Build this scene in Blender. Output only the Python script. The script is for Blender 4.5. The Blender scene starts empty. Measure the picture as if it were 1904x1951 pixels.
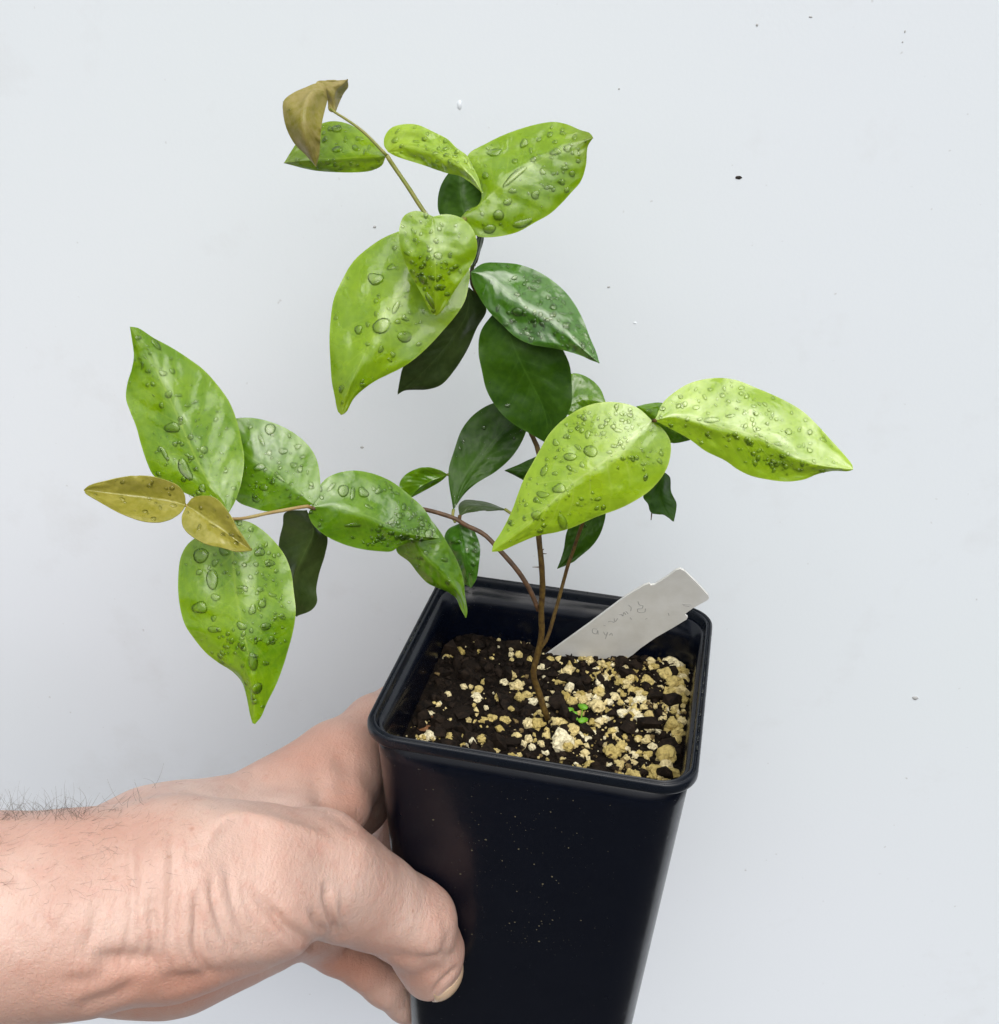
import bpy, math, random
import numpy as np
from mathutils import Vector, Matrix, noise
from mathutils.bvhtree import BVHTree
random.seed(7)
sc = bpy.context.scene
COL = sc.collection

# ------------------------------------------------------------------ camera, sky, sun, exposure
CAM_R = Vector((0.97697578, 0.20995143, 0.03793051))
CAM_D = Vector((0.12926085, -0.44104265, -0.88812894))
CAM_F = Vector((-0.16973496, 0.87258339, -0.45802649))
FPX, PW, PH = 2220.1, 1904.0, 1951.0
CAM_P = Vector((0.03319794, -0.25260111, 0.17578391))
cam = bpy.data.cameras.new('camera'); cam_o = bpy.data.objects.new('camera', cam); COL.objects.link(cam_o)
cam.sensor_fit = 'HORIZONTAL'; cam.sensor_width = 36; cam.lens = FPX/PW*36
cam.clip_start = 0.01; cam.clip_end = 50
m = Matrix((CAM_R, -CAM_D, -CAM_F)).transposed().to_4x4(); m.translation = CAM_P
cam_o.matrix_world = m
sc.camera = cam_o

SUN_EL, SUN_AZ = math.radians(54), math.radians(158)      # azimuth clockwise from +Y: behind the photographer's right shoulder
world = bpy.data.worlds.new("World"); sc.world = world; world.use_nodes = True
nt = world.node_tree; nt.nodes.clear()
sky = nt.nodes.new('ShaderNodeTexSky'); sky.sky_type = 'NISHITA'; sky.sun_disc = False
sky.sun_elevation = SUN_EL; sky.sun_rotation = SUN_AZ; sky.air_density = 1.0; sky.dust_density = 4.0
hs = nt.nodes.new('ShaderNodeHueSaturation'); hs.inputs['Saturation'].default_value = 0.28
bg = nt.nodes.new('ShaderNodeBackground'); bg.inputs['Strength'].default_value = 0.10
wo = nt.nodes.new('ShaderNodeOutputWorld')
nt.links.new(sky.outputs[0], hs.inputs['Color']); nt.links.new(hs.outputs[0], bg.inputs[0]); nt.links.new(bg.outputs[0], wo.inputs[0])
sun = bpy.data.lights.new('sun', 'SUN'); sun.energy = 1.5; sun.angle = math.radians(66); sun.color = (1.0, 0.97, 0.92)
sun_o = bpy.data.objects.new('sun', sun); COL.objects.link(sun_o)
sd = Vector((math.sin(SUN_AZ)*math.cos(SUN_EL), math.cos(SUN_AZ)*math.cos(SUN_EL), math.sin(SUN_EL)))
sun_o.rotation_euler = sd.to_track_quat('Z', 'Y').to_euler(); sun_o.location = sd*2
sc.view_settings.view_transform = 'Standard'; sc.view_settings.look = 'None'
sc.view_settings.exposure = 0.49; sc.view_settings.gamma = 1.0
sc.render.engine = 'CYCLES'
sc.cycles.max_bounces = 8; sc.cycles.transmission_bounces = 6
sc.cycles.sample_clamp_indirect = 6

# ------------------------------------------------------------------ helpers
def at(x, y, d):
    """point seen at (x, y) of the 1904 x 1951 survey sheet, d metres along the view axis"""
    return CAM_P + (CAM_R*((x-PW/2)/FPX) + CAM_D*((y-PH/2)/FPX) + CAM_F)*d
def ray(x, y):
    return (CAM_R*((x-PW/2)/FPX) + CAM_D*((y-PH/2)/FPX) + CAM_F)
FR = dict(a=(520,120,500/1904), b=(820,200,500/1904), c=(620,420,500/1904), d=(880,480,500/1904), e=(140,620,600/1904),
          f=(300,960,500/1904), g=(600,900,500/1904), h=(860,740,600/1904), i=(1240,720,500/1904), j=(720,1120,400/1904),
          k=(1060,1120,400/1904), m=(720,1380,720/1904), n=(0,1447,600/1904), o=(400,1340,600/1656), q=(1300,1400,698/1904),
          D=(0,0,1.0494))
def Z(fr, x, y):
    x0, y0, s = FR[fr]
    return ((x0+x*s)/1.0494, (y0+y*s)/1.0494)
def tag(o, label=None, cat=None, group=None, kind=None):
    if label: o['label'] = label
    if cat: o['category'] = cat
    if group: o['group'] = group
    if kind: o['kind'] = kind
    return o
def empty(name, loc=(0,0,0)):
    o = bpy.data.objects.new(name, None); o.location = loc; o.empty_display_size = 0.01; COL.objects.link(o); return o
def mesh_obj(name, verts, faces, mat=None, parent=None, smooth=True, uv=None):
    me = bpy.data.meshes.new(name)
    me.from_pydata([tuple(v) for v in verts], [], faces)
    if smooth: me.polygons.foreach_set('use_smooth', [True]*len(me.polygons))
    if uv is not None:
        l = me.uv_layers.new(name='UVMap'); idx = np.zeros(len(me.loops), dtype=np.int32); me.loops.foreach_get('vertex_index', idx)
        l.data.foreach_set('uv', np.asarray(uv, dtype=np.float32)[idx].ravel())
    me.update()
    o = bpy.data.objects.new(name, me); COL.objects.link(o)
    if mat: me.materials.append(mat)
    if parent: o.parent = parent
    return o
def instance(name, me, parent, loc, rot=None, scale=(1,1,1)):
    o = bpy.data.objects.new(name, me); COL.objects.link(o); o.parent = parent
    M = Matrix.LocRotScale(Vector(loc), rot, Vector(scale)); o.matrix_local = M
    return o
def catmull(P, n, close=False):
    """n points evenly spaced by length along a smooth curve through P (any dimension)"""
    P = np.array(P, float)
    Q = np.vstack([2*P[0]-P[1], P, 2*P[-1]-P[-2]])
    out = []
    for i in range(1, len(Q)-2):
        p0, p1, p2, p3 = Q[i-1], Q[i], Q[i+1], Q[i+2]
        d1 = max(np.linalg.norm(p2-p1), 1e-9)**.5; d0 = max(np.linalg.norm(p1-p0), 1e-9)**.5; d2 = max(np.linalg.norm(p3-p2), 1e-9)**.5
        m1 = ((p1-p0)/d0 - (p2-p0)/(d0+d1) + (p2-p1)/d1)*d1
        m2 = ((p2-p1)/d1 - (p3-p1)/(d1+d2) + (p3-p2)/d2)*d1
        for t in np.linspace(0, 1, 12, endpoint=False):
            out.append((2*t**3-3*t**2+1)*p1+(t**3-2*t**2+t)*m1+(-2*t**3+3*t**2)*p2+(t**3-t**2)*m2)
    out.append(P[-1]); out = np.array(out)
    s = np.r_[0, np.cumsum(np.linalg.norm(np.diff(out, axis=0), axis=1))]
    tt = np.linspace(0, s[-1], n)
    return np.stack([np.interp(tt, s, out[:, k]) for k in range(out.shape[1])], 1)
def tube_geo(path, radii, seg=8):
    """verts/faces of a tapered tube along 3-D points"""
    V, F = [], []
    path = [Vector(p) for p in path]
    up = Vector((0.3, -0.8, 0.5))
    for i, p in enumerate(path):
        t = (path[min(i+1, len(path)-1)]-path[max(i-1, 0)]).normalized()
        a = t.cross(up).normalized(); b = t.cross(a)
        for k in range(seg):
            th = 2*math.pi*k/seg
            V.append(p + (a*math.cos(th)+b*math.sin(th))*radii[i])
    n = len(path)
    for i in range(n-1):
        for k in range(seg):
            F.append((i*seg+k, i*seg+(k+1) % seg, (i+1)*seg+(k+1) % seg, (i+1)*seg+k))
    F.append(tuple(range(seg))[::-1]); F.append(tuple((n-1)*seg+k for k in range(seg)))
    return V, F
def tube(name, path, radii, mat, parent=None, seg=8):
    V, F = tube_geo(path, radii, seg)
    return mesh_obj(name, V, F, mat, parent)
class Join:
    def __init__(s): s.V, s.F = [], []
    def add(s, V, F):
        b = len(s.V); s.V += list(V); s.F += [tuple(i+b for i in f) for f in F]

# ------------------------------------------------------------------ materials
def new_mat(name):
    mt = bpy.data.materials.new(name); mt.use_nodes = True
    n = mt.node_tree; n.nodes.clear()
    return mt, n
def N(n, t, **kw):
    x = n.nodes.new(t)
    for k, v in kw.items(): setattr(x, k, v)
    return x
def setin(x, **kw):
    for k, v in kw.items(): x.inputs[k.replace('_', ' ')].default_value = v
    return x
def mixc(n, fac, a, b, blend='MIX'):
    x = N(n, 'ShaderNodeMix', data_type='RGBA', blend_type=blend)
    for sock, val in ((0, fac), (6, a), (7, b)):
        if hasattr(val, 'is_output'): n.links.new(val, x.inputs[sock])
        else: x.inputs[sock].default_value = val if sock == 0 else (*val[:3], 1)
    return x.outputs[2]
def mth(n, op, a, b=0.0, c=None, clamp=False):
    x = N(n, 'ShaderNodeMath', operation=op, use_clamp=clamp)
    for i, v in enumerate((a, b) if c is None else (a, b, c)):
        if hasattr(v, 'is_output'): n.links.new(v, x.inputs[i])
        else: x.inputs[i].default_value = v
    return x.outputs[0]
def noise_tex(n, scale, detail=3, rough=.5, coord=None, dist=0.0):
    x = setin(N(n, 'ShaderNodeTexNoise'), Scale=scale, Detail=detail, Roughness=rough, Distortion=dist)
    if coord is None:
        tc = N(n, 'ShaderNodeTexCoord'); coord = tc.outputs['Object']
    n.links.new(coord, x.inputs['Vector'])
    return x.outputs['Fac']
def ramp(n, fac, stops):
    x = N(n, 'ShaderNodeValToRGB'); cr = x.color_ramp
    while len(cr.elements) < len(stops): cr.elements.new(.5)
    for e, (p, c) in zip(cr.elements, stops):
        e.position = p; e.color = (*c, 1) if len(c) == 3 else c
    n.links.new(fac, x.inputs[0]); return x.outputs[0]
def bump(n, h, strength, dist, prev=None):
    x = setin(N(n, 'ShaderNodeBump'), Strength=strength, Distance=dist)
    n.links.new(h, x.inputs['Height'])
    if prev is not None: n.links.new(prev, x.inputs['Normal'])
    return x.outputs[0]

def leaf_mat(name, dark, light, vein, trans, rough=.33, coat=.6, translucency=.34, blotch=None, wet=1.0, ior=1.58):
    mt, n = new_mat(name)
    uvn = N(n, 'ShaderNodeUVMap', uv_map='UVMap'); sp = N(n, 'ShaderNodeSeparateXYZ'); n.links.new(uvn.outputs[0], sp.inputs[0])
    u, v = sp.outputs[0], sp.outputs[1]
    av = mth(n, 'ABSOLUTE', mth(n, 'MULTIPLY_ADD', v, 2.0, -1.0))
    # side veins: curved, ten pairs
    ph = mth(n, 'SUBTRACT', mth(n, 'MULTIPLY', u, 10.0), mth(n, 'MULTIPLY', mth(n, 'POWER', av, .8), 2.6))
    nz = noise_tex(n, 3.0, 2, .5, uvn.outputs[0])
    ph = mth(n, 'ADD', ph, mth(n, 'MULTIPLY', nz, .8))
    pp = mth(n, 'PINGPONG', ph, .5)
    side = mth(n, 'MULTIPLY', mth(n, 'SUBTRACT', 1.0, mth(n, 'MULTIPLY', pp, 13.0), clamp=True), mth(n, 'SUBTRACT', 1.0, av))
    mid = mth(n, 'SUBTRACT', 1.0, mth(n, 'DIVIDE', av, mth(n, 'MULTIPLY_ADD', u, -.035, .05)), clamp=True)
    big = noise_tex(n, 90, 3, .55)
    fine = noise_tex(n, 900, 3, .6)
    f = mth(n, 'ADD', mth(n, 'MULTIPLY', big, .6), mth(n, 'MULTIPLY', fine, .4))
    f = mth(n, 'MULTIPLY_ADD', mth(n, 'SUBTRACT', f, .5), 3.4, .5, clamp=True)
    c = mixc(n, f, dark, light)
    c = mixc(n, mth(n, 'MULTIPLY', side, .34), c, vein)
    c = mixc(n, mth(n, 'MULTIPLY', mid, .5), c, vein)
    edge = mth(n, 'MULTIPLY', mth(n, 'SUBTRACT', av, .955, clamp=True), 16.0, clamp=True)
    c = mixc(n, mth(n, 'MULTIPLY', edge, .55), c, vein)
    if blotch:
        tipf = mth(n, 'MULTIPLY', mth(n, 'SUBTRACT', u, .8, clamp=True), 4.0, clamp=True)
        c = mixc(n, mth(n, 'MULTIPLY', tipf, .6), c, blotch)
    p = setin(N(n, 'ShaderNodeBsdfPrincipled'), Roughness=rough, IOR=ior)
    p.inputs['Coat Weight'].default_value = coat; p.inputs['Coat Roughness'].default_value = .12; p.inputs['Coat IOR'].default_value = 1.68
    n.links.new(c, p.inputs['Base Color'])
    wetp = mth(n, 'MULTIPLY', mth(n, 'SUBTRACT', noise_tex(n, 240, 2, .5, dist=.3), .53), 9.0, clamp=True)
    rv = mth(n, 'MULTIPLY_ADD', noise_tex(n, 260, 4, .6), .35, rough-.17)
    rv = mth(n, 'SUBTRACT', rv, mth(n, 'MULTIPLY', wetp, .16*wet))
    n.links.new(rv, p.inputs['Roughness'])
    wv = noise_tex(n, 150, 2, .5)
    wet_n = mth(n, 'MULTIPLY', mth(n, 'SUBTRACT', noise_tex(n, 240, 2, .5, dist=.3), .53), 9.0, clamp=True)      # patches of water film with a lip
    b = bump(n, wv, .35*wet, .0012)
    b = bump(n, wet_n, .30*wet, .00014, b)
    b = bump(n, side, -.25, .0002, b); b = bump(n, mid, -.6, .0004, b)
    b = bump(n, fine, .12, .0001, b)
    n.links.new(b, p.inputs['Normal']); n.links.new(b, p.inputs['Coat Normal'])
    tr = N(n, 'ShaderNodeBsdfTranslucent'); n.links.new(mixc(n, .85, c, trans), tr.inputs[0])
    mx = N(n, 'ShaderNodeMixShader'); mx.inputs[0].default_value = translucency
    n.links.new(p.outputs[0], mx.inputs[1]); n.links.new(tr.outputs[0], mx.inputs[2])
    out = N(n, 'ShaderNodeOutputMaterial'); n.links.new(mx.outputs[0], out.inputs[0])
    return mt
LM = dict(
    bright=leaf_mat('leaf_fresh_green', (.165,.315,.002), (.300,.475,.004), (.44,.61,.06), (.46,.64,.003), blotch=(.19,.21,.003)),
    fresh=leaf_mat('leaf_grass_green', (.125,.275,.002), (.255,.430,.003), (.40,.57,.05), (.40,.59,.003)),
    lime=leaf_mat('leaf_lime_green', (.25,.43,.003), (.41,.60,.014), (.58,.72,.16), (.55,.70,.01), rough=.38, coat=.9, ior=1.68),
    green=leaf_mat('leaf_mid_green', (.075,.200,.002), (.175,.340,.003), (.27,.46,.05), (.26,.47,.003)),
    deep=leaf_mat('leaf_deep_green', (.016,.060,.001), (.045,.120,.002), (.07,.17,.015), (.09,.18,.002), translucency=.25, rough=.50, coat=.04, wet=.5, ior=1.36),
    dark=leaf_mat('leaf_underside_dark', (.026,.052,.007), (.055,.090,.018), (.08,.13,.03), (.07,.12,.003), translucency=.15, rough=.5, coat=.05, ior=1.45),
    glossy=leaf_mat('leaf_glossy_dark_green', (.026,.115,.002), (.075,.215,.008), (.15,.34,.06), (.14,.31,.005), translucency=.2, rough=.36, coat=.8, ior=1.6),
    bronze=leaf_mat('leaf_young_bronze', (.27,.265,.014), (.47,.43,.085), (.50,.50,.10), (.46,.42,.02), rough=.42, coat=.5),
    bronze_under=leaf_mat('leaf_young_bronze_underside', (.26,.245,.014), (.47,.38,.16), (.44,.42,.16), (.40,.37,.02), rough=.5, coat=.15, wet=.6, ior=1.45),
)
def simple(name, col, rough=.5, spec=.5, metal=0, col2=None, ns=200, bs=0, bd=.0005, coat=0, sss=0):
    mt, n = new_mat(name)
    p = setin(N(n, 'ShaderNodeBsdfPrincipled'), Roughness=rough, Metallic=metal)
    p.inputs['Specular IOR Level'].default_value = spec; p.inputs['Coat Weight'].default_value = coat
    nf = noise_tex(n, ns, 4, .6)
    if col2: n.links.new(mixc(n, mth(n, 'MULTIPLY_ADD', mth(n, 'SUBTRACT', nf, .5), 3, .5, clamp=True), col, col2), p.inputs['Base Color'])
    else: p.inputs['Base Color'].default_value = (*col, 1)
    if bs: n.links.new(bump(n, nf, bs, bd), p.inputs['Normal'])
    if sss:
        p.inputs['Subsurface Weight'].default_value = sss; p.inputs['Subsurface Radius'].default_value = (1, .5, .3); p.inputs['Subsurface Scale'].default_value = .002
    out = N(n, 'ShaderNodeOutputMaterial'); n.links.new(p.outputs[0], out.inputs[0]); return mt
M_water, n = new_mat('water')        # clear thin water: sees through to the leaf, mirrors the sky, dims toward its rim
lw = N(n, 'ShaderNodeLayerWeight'); lw.inputs['Blend'].default_value = .45
fr_ = N(n, 'ShaderNodeFresnel'); fr_.inputs['IOR'].default_value = 1.5
tp = N(n, 'ShaderNodeBsdfTransparent'); gs = N(n, 'ShaderNodeBsdfGlossy'); gs.inputs['Roughness'].default_value = .03
n.links.new(ramp(n, lw.outputs['Facing'], [(0, (1,1,.95)), (.35, (.93,.97,.80)), (.7, (.72,.82,.52)), (1, (.52,.66,.34))]), tp.inputs[0])
wm = N(n, 'ShaderNodeMixShader'); n.links.new(fr_.outputs[0], wm.inputs[0]); n.links.new(tp.outputs[0], wm.inputs[1]); n.links.new(gs.outputs[0], wm.inputs[2])
n.links.new(wm.outputs[0], N(n, 'ShaderNodeOutputMaterial').inputs[0])
M_stem = simple('stem_bark', (.045,.022,.006), .6, .3, col2=(.12,.075,.015), ns=700, bs=.3)
M_stem_dark = simple('stem_bark_dark', (.05,.028,.014), .55, col2=(.12,.06,.025), ns=700, bs=.3)
M_twig = simple('twig_green', (.16,.20,.02), .45, col2=(.24,.22,.05), ns=500)
M_twig_pale = simple('twig_pale', (.36,.30,.11), .45, col2=(.26,.14,.05), ns=180)

def wall_mat():
    mt, n = new_mat('painted_white_wall')
    a = noise_tex(n, 3.5, 3, .5); f = noise_tex(n, 900, 5, .6)
    c = mixc(n, mth(n, 'MULTIPLY_ADD', mth(n, 'SUBTRACT', a, .5), 2, .5, clamp=True), (.735,.795,.83), (.755,.795,.86))
    sm = noise_tex(n, 28, 5, .65)
    c = mixc(n, mth(n, 'MULTIPLY', mth(n, 'SUBTRACT', sm, .58, clamp=True), 1.6, clamp=True), c, (.62,.64,.66))
    sp = noise_tex(n, 520, 1, .3)
    c = mixc(n, mth(n, 'MULTIPLY', mth(n, 'SUBTRACT', sp, .80, clamp=True), 6, clamp=True), c, (.38,.38,.38))
    p = setin(N(n, 'ShaderNodeBsdfPrincipled'), Roughness=.55); p.inputs['Specular IOR Level'].default_value = .3
    n.links.new(c, p.inputs['Base Color']); n.links.new(bump(n, f, .08, .0004), p.inputs['Normal'])
    n.links.new(p.outputs[0], N(n, 'ShaderNodeOutputMaterial').inputs[0]); return mt
M_wall = wall_mat()
def pot_mat(name, dirt=1.0, base=(.0008,.0018,.0058), rough=.30):
    mt, n = new_mat(name)
    d = noise_tex(n, 1500, 3, .65); d2 = noise_tex(n, 60, 3, .6)
    mask = mth(n, 'MULTIPLY', mth(n, 'SUBTRACT', d, .70, clamp=True), 9, clamp=True)
    mask = mth(n, 'MULTIPLY', mask, mth(n, 'MULTIPLY', mth(n, 'SUBTRACT', d2, .42, clamp=True), 6*dirt, clamp=True))
    film = mth(n, 'MULTIPLY', noise_tex(n, 130, 5, .7), .35)
    c = mixc(n, mth(n, 'MULTIPLY', film, .6), base, (.010,.014,.024))
    c = mixc(n, mth(n, 'MULTIPLY', mask, .8), c, (.22,.19,.12))
    p = setin(N(n, 'ShaderNodeBsdfPrincipled'), IOR=1.46); p.inputs['Specular IOR Level'].default_value = .42; n.links.new(c, p.inputs['Base Color'])
    r = mth(n, 'MULTIPLY_ADD', noise_tex(n, 300, 4, .6), .25, rough-.1); r = mth(n, 'ADD', r, mth(n, 'MULTIPLY', mask, .4)); n.links.new(r, p.inputs['Roughness'])
    b = bump(n, noise_tex(n, 40, 2), .25, .001); b = bump(n, mask, .5, .0003, b); b = bump(n, noise_tex(n, 1800, 2), .1, .0001, b)
    n.links.new(b, p.inputs['Normal'])
    n.links.new(p.outputs[0], N(n, 'ShaderNodeOutputMaterial').inputs[0]); return mt
M_pot = pot_mat('black_pot_plastic', 1.0, rough=.20)
M_rim = pot_mat('black_rim_plastic', .25, base=(.003,.005,.009), rough=.27)
M_soil = simple('dark_peat', (.003,.002,.0016), .9, .12, col2=(.012,.008,.005), ns=700, bs=.8, bd=.001)
M_crumb = simple('peat_crumb', (.004,.003,.0022), .85, .15, col2=(.022,.014,.009), ns=500, bs=.6, bd=.0006)
M_label = simple('white_label_plastic', (.62,.615,.58), .5, .4, col2=(.71,.71,.69), ns=130)
M_pencil = simple('faded_pencil', (.42,.42,.41), .7, .2)
M_tan = simple('brown_dirt_crumb', (.09,.06,.025), .9, .1, col2=(.22,.16,.07), ns=900, bs=.6)
M_bark = simple('reddish_bark_bit', (.16,.06,.025), .8, .2, col2=(.30,.15,.07), ns=900, bs=.6)
M_sprout = simple('sprout_green', (.10,.30,.008), .4, .5, col2=(.18,.42,.02), ns=900)
M_speck = simple('dark_grit', (.03,.026,.022), .8, .2)
M_paleg = simple('grey_grit', (.42,.43,.43), .8, .2)
def gran_mat(name, sc_):
    mt, n = new_mat(name)
    oi = N(n, 'ShaderNodeObjectInfo'); geo = N(n, 'ShaderNodeNewGeometry')
    r = mth(n, 'FRACT', mth(n, 'ADD', oi.outputs['Random'], geo.outputs['Random Per Island']))
    c = ramp(n, r, [(0, (.44,.34,.10)), (.35, (.60,.48,.18)), (.7, (.74,.62,.32)), (1, (.84,.78,.55))])
    f = noise_tex(n, sc_, 4, .7)
    c = mixc(n, mth(n, 'MULTIPLY', mth(n, 'SUBTRACT', f, .47, clamp=True), 3.4, clamp=True), c, (.17,.12,.04))
    p = setin(N(n, 'ShaderNodeBsdfPrincipled'), Roughness=.7); p.inputs['Specular IOR Level'].default_value = .3
    n.links.new(c, p.inputs['Base Color']); n.links.new(bump(n, f, .7, .0006), p.inputs['Normal'])
    n.links.new(p.outputs[0], N(n, 'ShaderNodeOutputMaterial').inputs[0]); return mt
M_gran = gran_mat('pumice_granule', 2.6); M_grit = gran_mat('pumice_grit', 1100)
def skin_mat():
    mt, n = new_mat('skin')
    a = noise_tex(n, 38, 4, .55); b_ = noise_tex(n, 260, 4, .6); pore = noise_tex(n, 1500, 3, .6)
    c = mixc(n, mth(n, 'MULTIPLY_ADD', mth(n, 'SUBTRACT', a, .5), 3.2, .5, clamp=True), (.52,.325,.262), (.635,.455,.385))
    c = mixc(n, mth(n, 'MULTIPLY', mth(n, 'SUBTRACT', b_, .52, clamp=True), 2.0, clamp=True), c, (.52,.26,.20))
    at_ = N(n, 'ShaderNodeAttribute', attribute_name='flush_shade')
    c = mixc(n, at_.outputs['Fac'], c, (.52,.255,.185))  # redder skin and the hand's painted shade share this mask
    fr = noise_tex(n, 420, 1, .3)
    c = mixc(n, mth(n, 'MULTIPLY', mth(n, 'SUBTRACT', fr, .74, clamp=True), 5, clamp=True), c, (.40,.20,.13))
    p = setin(N(n, 'ShaderNodeBsdfPrincipled'), Roughness=.42, IOR=1.47)
    n.links.new(c, p.inputs['Base Color'])
    p.inputs['Subsurface Weight'].default_value = .2; p.inputs['Subsurface Radius'].default_value = (1, .38, .2); p.inputs['Subsurface Scale'].default_value = .0035
    vor = setin(N(n, 'ShaderNodeTexVoronoi', feature='DISTANCE_TO_EDGE'), Scale=900.0)
    tc = N(n, 'ShaderNodeTexCoord'); n.links.new(tc.outputs['Object'], vor.inputs['Vector'])
    bb = bump(n, mth(n, 'MINIMUM', vor.outputs['Distance'], .12), .22, .0012)
    mp = N(n, 'ShaderNodeMapping'); mp.inputs['Scale'].default_value = (1300, 420, 160); n.links.new(tc.outputs['Object'], mp.inputs['Vector'])
    ln = setin(N(n, 'ShaderNodeTexNoise'), Scale=1.0, Detail=2.0); n.links.new(mp.outputs[0], ln.inputs['Vector'])
    bb = bump(n, ln.outputs['Fac'], .35, .0006, bb)
    bb = bump(n, pore, .45, .0004, bb); bb = bump(n, b_, .25, .0008, bb)
    n.links.new(bb, p.inputs['Normal'])
    n.links.new(p.outputs[0], N(n, 'ShaderNodeOutputMaterial').inputs[0]); return mt
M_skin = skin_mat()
M_nail = simple('fingernail', (.60,.42,.27), .35, .5, col2=(.66,.47,.33), ns=120, coat=.3, sss=.2)
M_hair = simple('arm_hair', (.11,.09,.075), .5, .4)

# ------------------------------------------------------------------ wall
wn = Vector((-.185, .983, 0)).normalized()        # faces away from the viewer; the wall stands square to the line of sight in plan
wx = Vector((wn.y, -wn.x, 0)); wc = Vector((-.04, .088, 0))
def wall_pt(s, z, off=0.0): return wc + wx*s + Vector((0,0,z)) - wn*off
V = [wall_pt(s, z, -o) for o in (0, .12) for z in (-1.2, 1.5) for s in (-1.6, 1.6)]
F = [(0,1,3,2), (4,6,7,5), (0,4,5,1), (2,3,7,6), (0,2,6,4), (1,5,7,3)]
wall = mesh_obj('wall', V, F, M_wall, smooth=False)
tag(wall, 'smooth white painted wall with a few specks behind the plant', None, None, 'structure')

def blob(r, seed, sub=2, rough=.25, squash=(1,1,1), crag=0.0):
    import bmesh
    bm = bmesh.new(); bmesh.ops.create_icosphere(bm, subdivisions=sub, radius=1)
    cuts = [Vector((noise.noise(Vector((seed*3.1, k*2.7, .5))), noise.noise(Vector((k*1.9, seed*2.3, 4.5))), noise.noise(Vector((7.5, k*3.3, seed*1.7))))).normalized() for k in range(9)]
    for v in bm.verts:
        d = v.co.copy()
        k = 1+rough*(noise.noise(d*1.3+Vector((seed*7.1, 0, seed)))*1.6 + .45*noise.noise(d*3.1+Vector((0, seed*3.3, 0))))
        if crag:
            for c in cuts: k = min(k, (.90+.06*crag)/max(c.dot(d), .05))       # flat broken faces
            k *= 1+.16*crag*noise.noise(d*5+Vector((seed, 0, 3)))
        v.co = Vector((d.x*squash[0], d.y*squash[1], d.z*squash[2]))*k*r
    me = bpy.data.meshes.new('blob'); bm.to_mesh(me); bm.free()
    me.polygons.foreach_set('use_smooth', [not crag]*len(me.polygons)); return me
def wall_hit(x, y):
    d = ray(x, y); s = (wc-CAM_P).dot(wn)/d.dot(wn); return CAM_P+d*s, s
specks = [(1408,338,7,3.5,'dark','largest dark fleck stuck on the white wall, upper right'),
          (876,200,6,9,'pale','pale raised paint blob on the wall above the upper leaves'),
          (1744,1330,7,5,'grey','grey fleck on the wall far to the right of the black pot'),
          (1725,60,2,3,'grey','tiny dark speck near the top right corner, upper of two close together'),
          (1720,80,2,2,'grey','tiny grey speck near the top right corner, lower of two close together'),
          (1180,169,2,2,'grey','tiny dark speck on the wall above the large top right leaf'),
          (1545,32,4,2,'grey','thin grey fleck at the very top edge of the wall'),
          (714,432,4,3,'grey','small grey speck on the wall left of the heart-shaped leaf'),
          (1160,547,3,3,'grey','tiny grey speck on the wall right of the dark glossy leaf'),
          (1210,615,4,3,'pale','faint pale speck on the wall below and right of the dark glossy leaf'),
          (1443,47,3,3,'grey','tiny grey speck at the top of the wall beside the thin fleck'),
          (690,852,4,3,'grey','small grey speck on the wall below the tip of the large left leaf')]
for i, (x, y, rx, ry, c, lb) in enumerate(specks):
    P, s = wall_hit(x, y)
    me = blob(1, i+3, 1, .3); me.name = 'wall_speck'
    me.materials.append({'dark': M_speck, 'grey': M_paleg, 'pale': M_wall}[c])
    o = bpy.data.objects.new('wall_speck', me); COL.objects.link(o)
    o.matrix_world = Matrix.LocRotScale(P, (-wn).to_track_quat('Z', 'Y'), Vector((rx*s/FPX, ry*s/FPX, min(rx, ry)*.45*s/FPX)))
    tag(o, lb, 'speck', 'specks of grit on the wall')

ground = mesh_obj('ground', [(-3,-4,-1.2), (3,-4,-1.2), (3,.4,-1.2), (-3,.4,-1.2)], [(0,1,2,3)], simple('added_ground', (.045,.045,.045), .9, .2, col2=(.075,.073,.07), ns=8), smooth=False)  # out of view, added to cut light from below and darken reflections
tag(ground, 'dark grey ground plane added unseen far below the pot to cut light from below', None, None, 'structure')
# ------------------------------------------------------------------ pot
HS = .040
def rsq(half, rad, z, n=10):
    P = []
    for cx, cy, a0 in ((1,1,0), (-1,1,90), (-1,-1,180), (1,-1,270)):
        for k in range(n+1):
            a = math.radians(a0+90*k/n)
            P.append((cx*(half-rad)+rad*math.cos(a), cy*(half-rad)+rad*math.sin(a), z))
    return P
def loft(loops, close_bottom=False):
    V, F = [], []; n = len(loops[0])
    for l in loops: V += l
    for i in range(len(loops)-1):
        for k in range(n):
            F.append((i*n+k, i*n+(k+1) % n, (i+1)*n+(k+1) % n, (i+1)*n+k))
    if close_bottom: F.append(tuple(range(n))[::-1])
    return V, F
pot = empty('plant_pot', (0, 0, -.135)); tag(pot, 'tall square black plastic pot held in the hand, full of gritty soil', 'pot')
PO = Vector((0, 0, .135))
def hb(z): return .0390-.064*abs(z)
zs = [-.135, -.1345, -.12, -.10, -.08, -.06, -.04, -.02, -.010, -.0024]
loops = [rsq(hb(z)-(.0008 if i == 0 else 0), .010+.0*abs(z), z) for i, z in enumerate(zs)]
inner = [rsq(hb(z)-.0014, .0088, z) for z in (-.0024, -.01, -.02, -.04, -.132)]
V, F = loft(loops+inner); n_ = len(loops[0])
F.append(tuple(range(n_))[::-1]); F.append(tuple(len(V)-n_+k for k in range(n_)))
body = mesh_obj('pot_body', [Vector(v)+PO for v in V], F, M_pot, pot)
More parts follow.
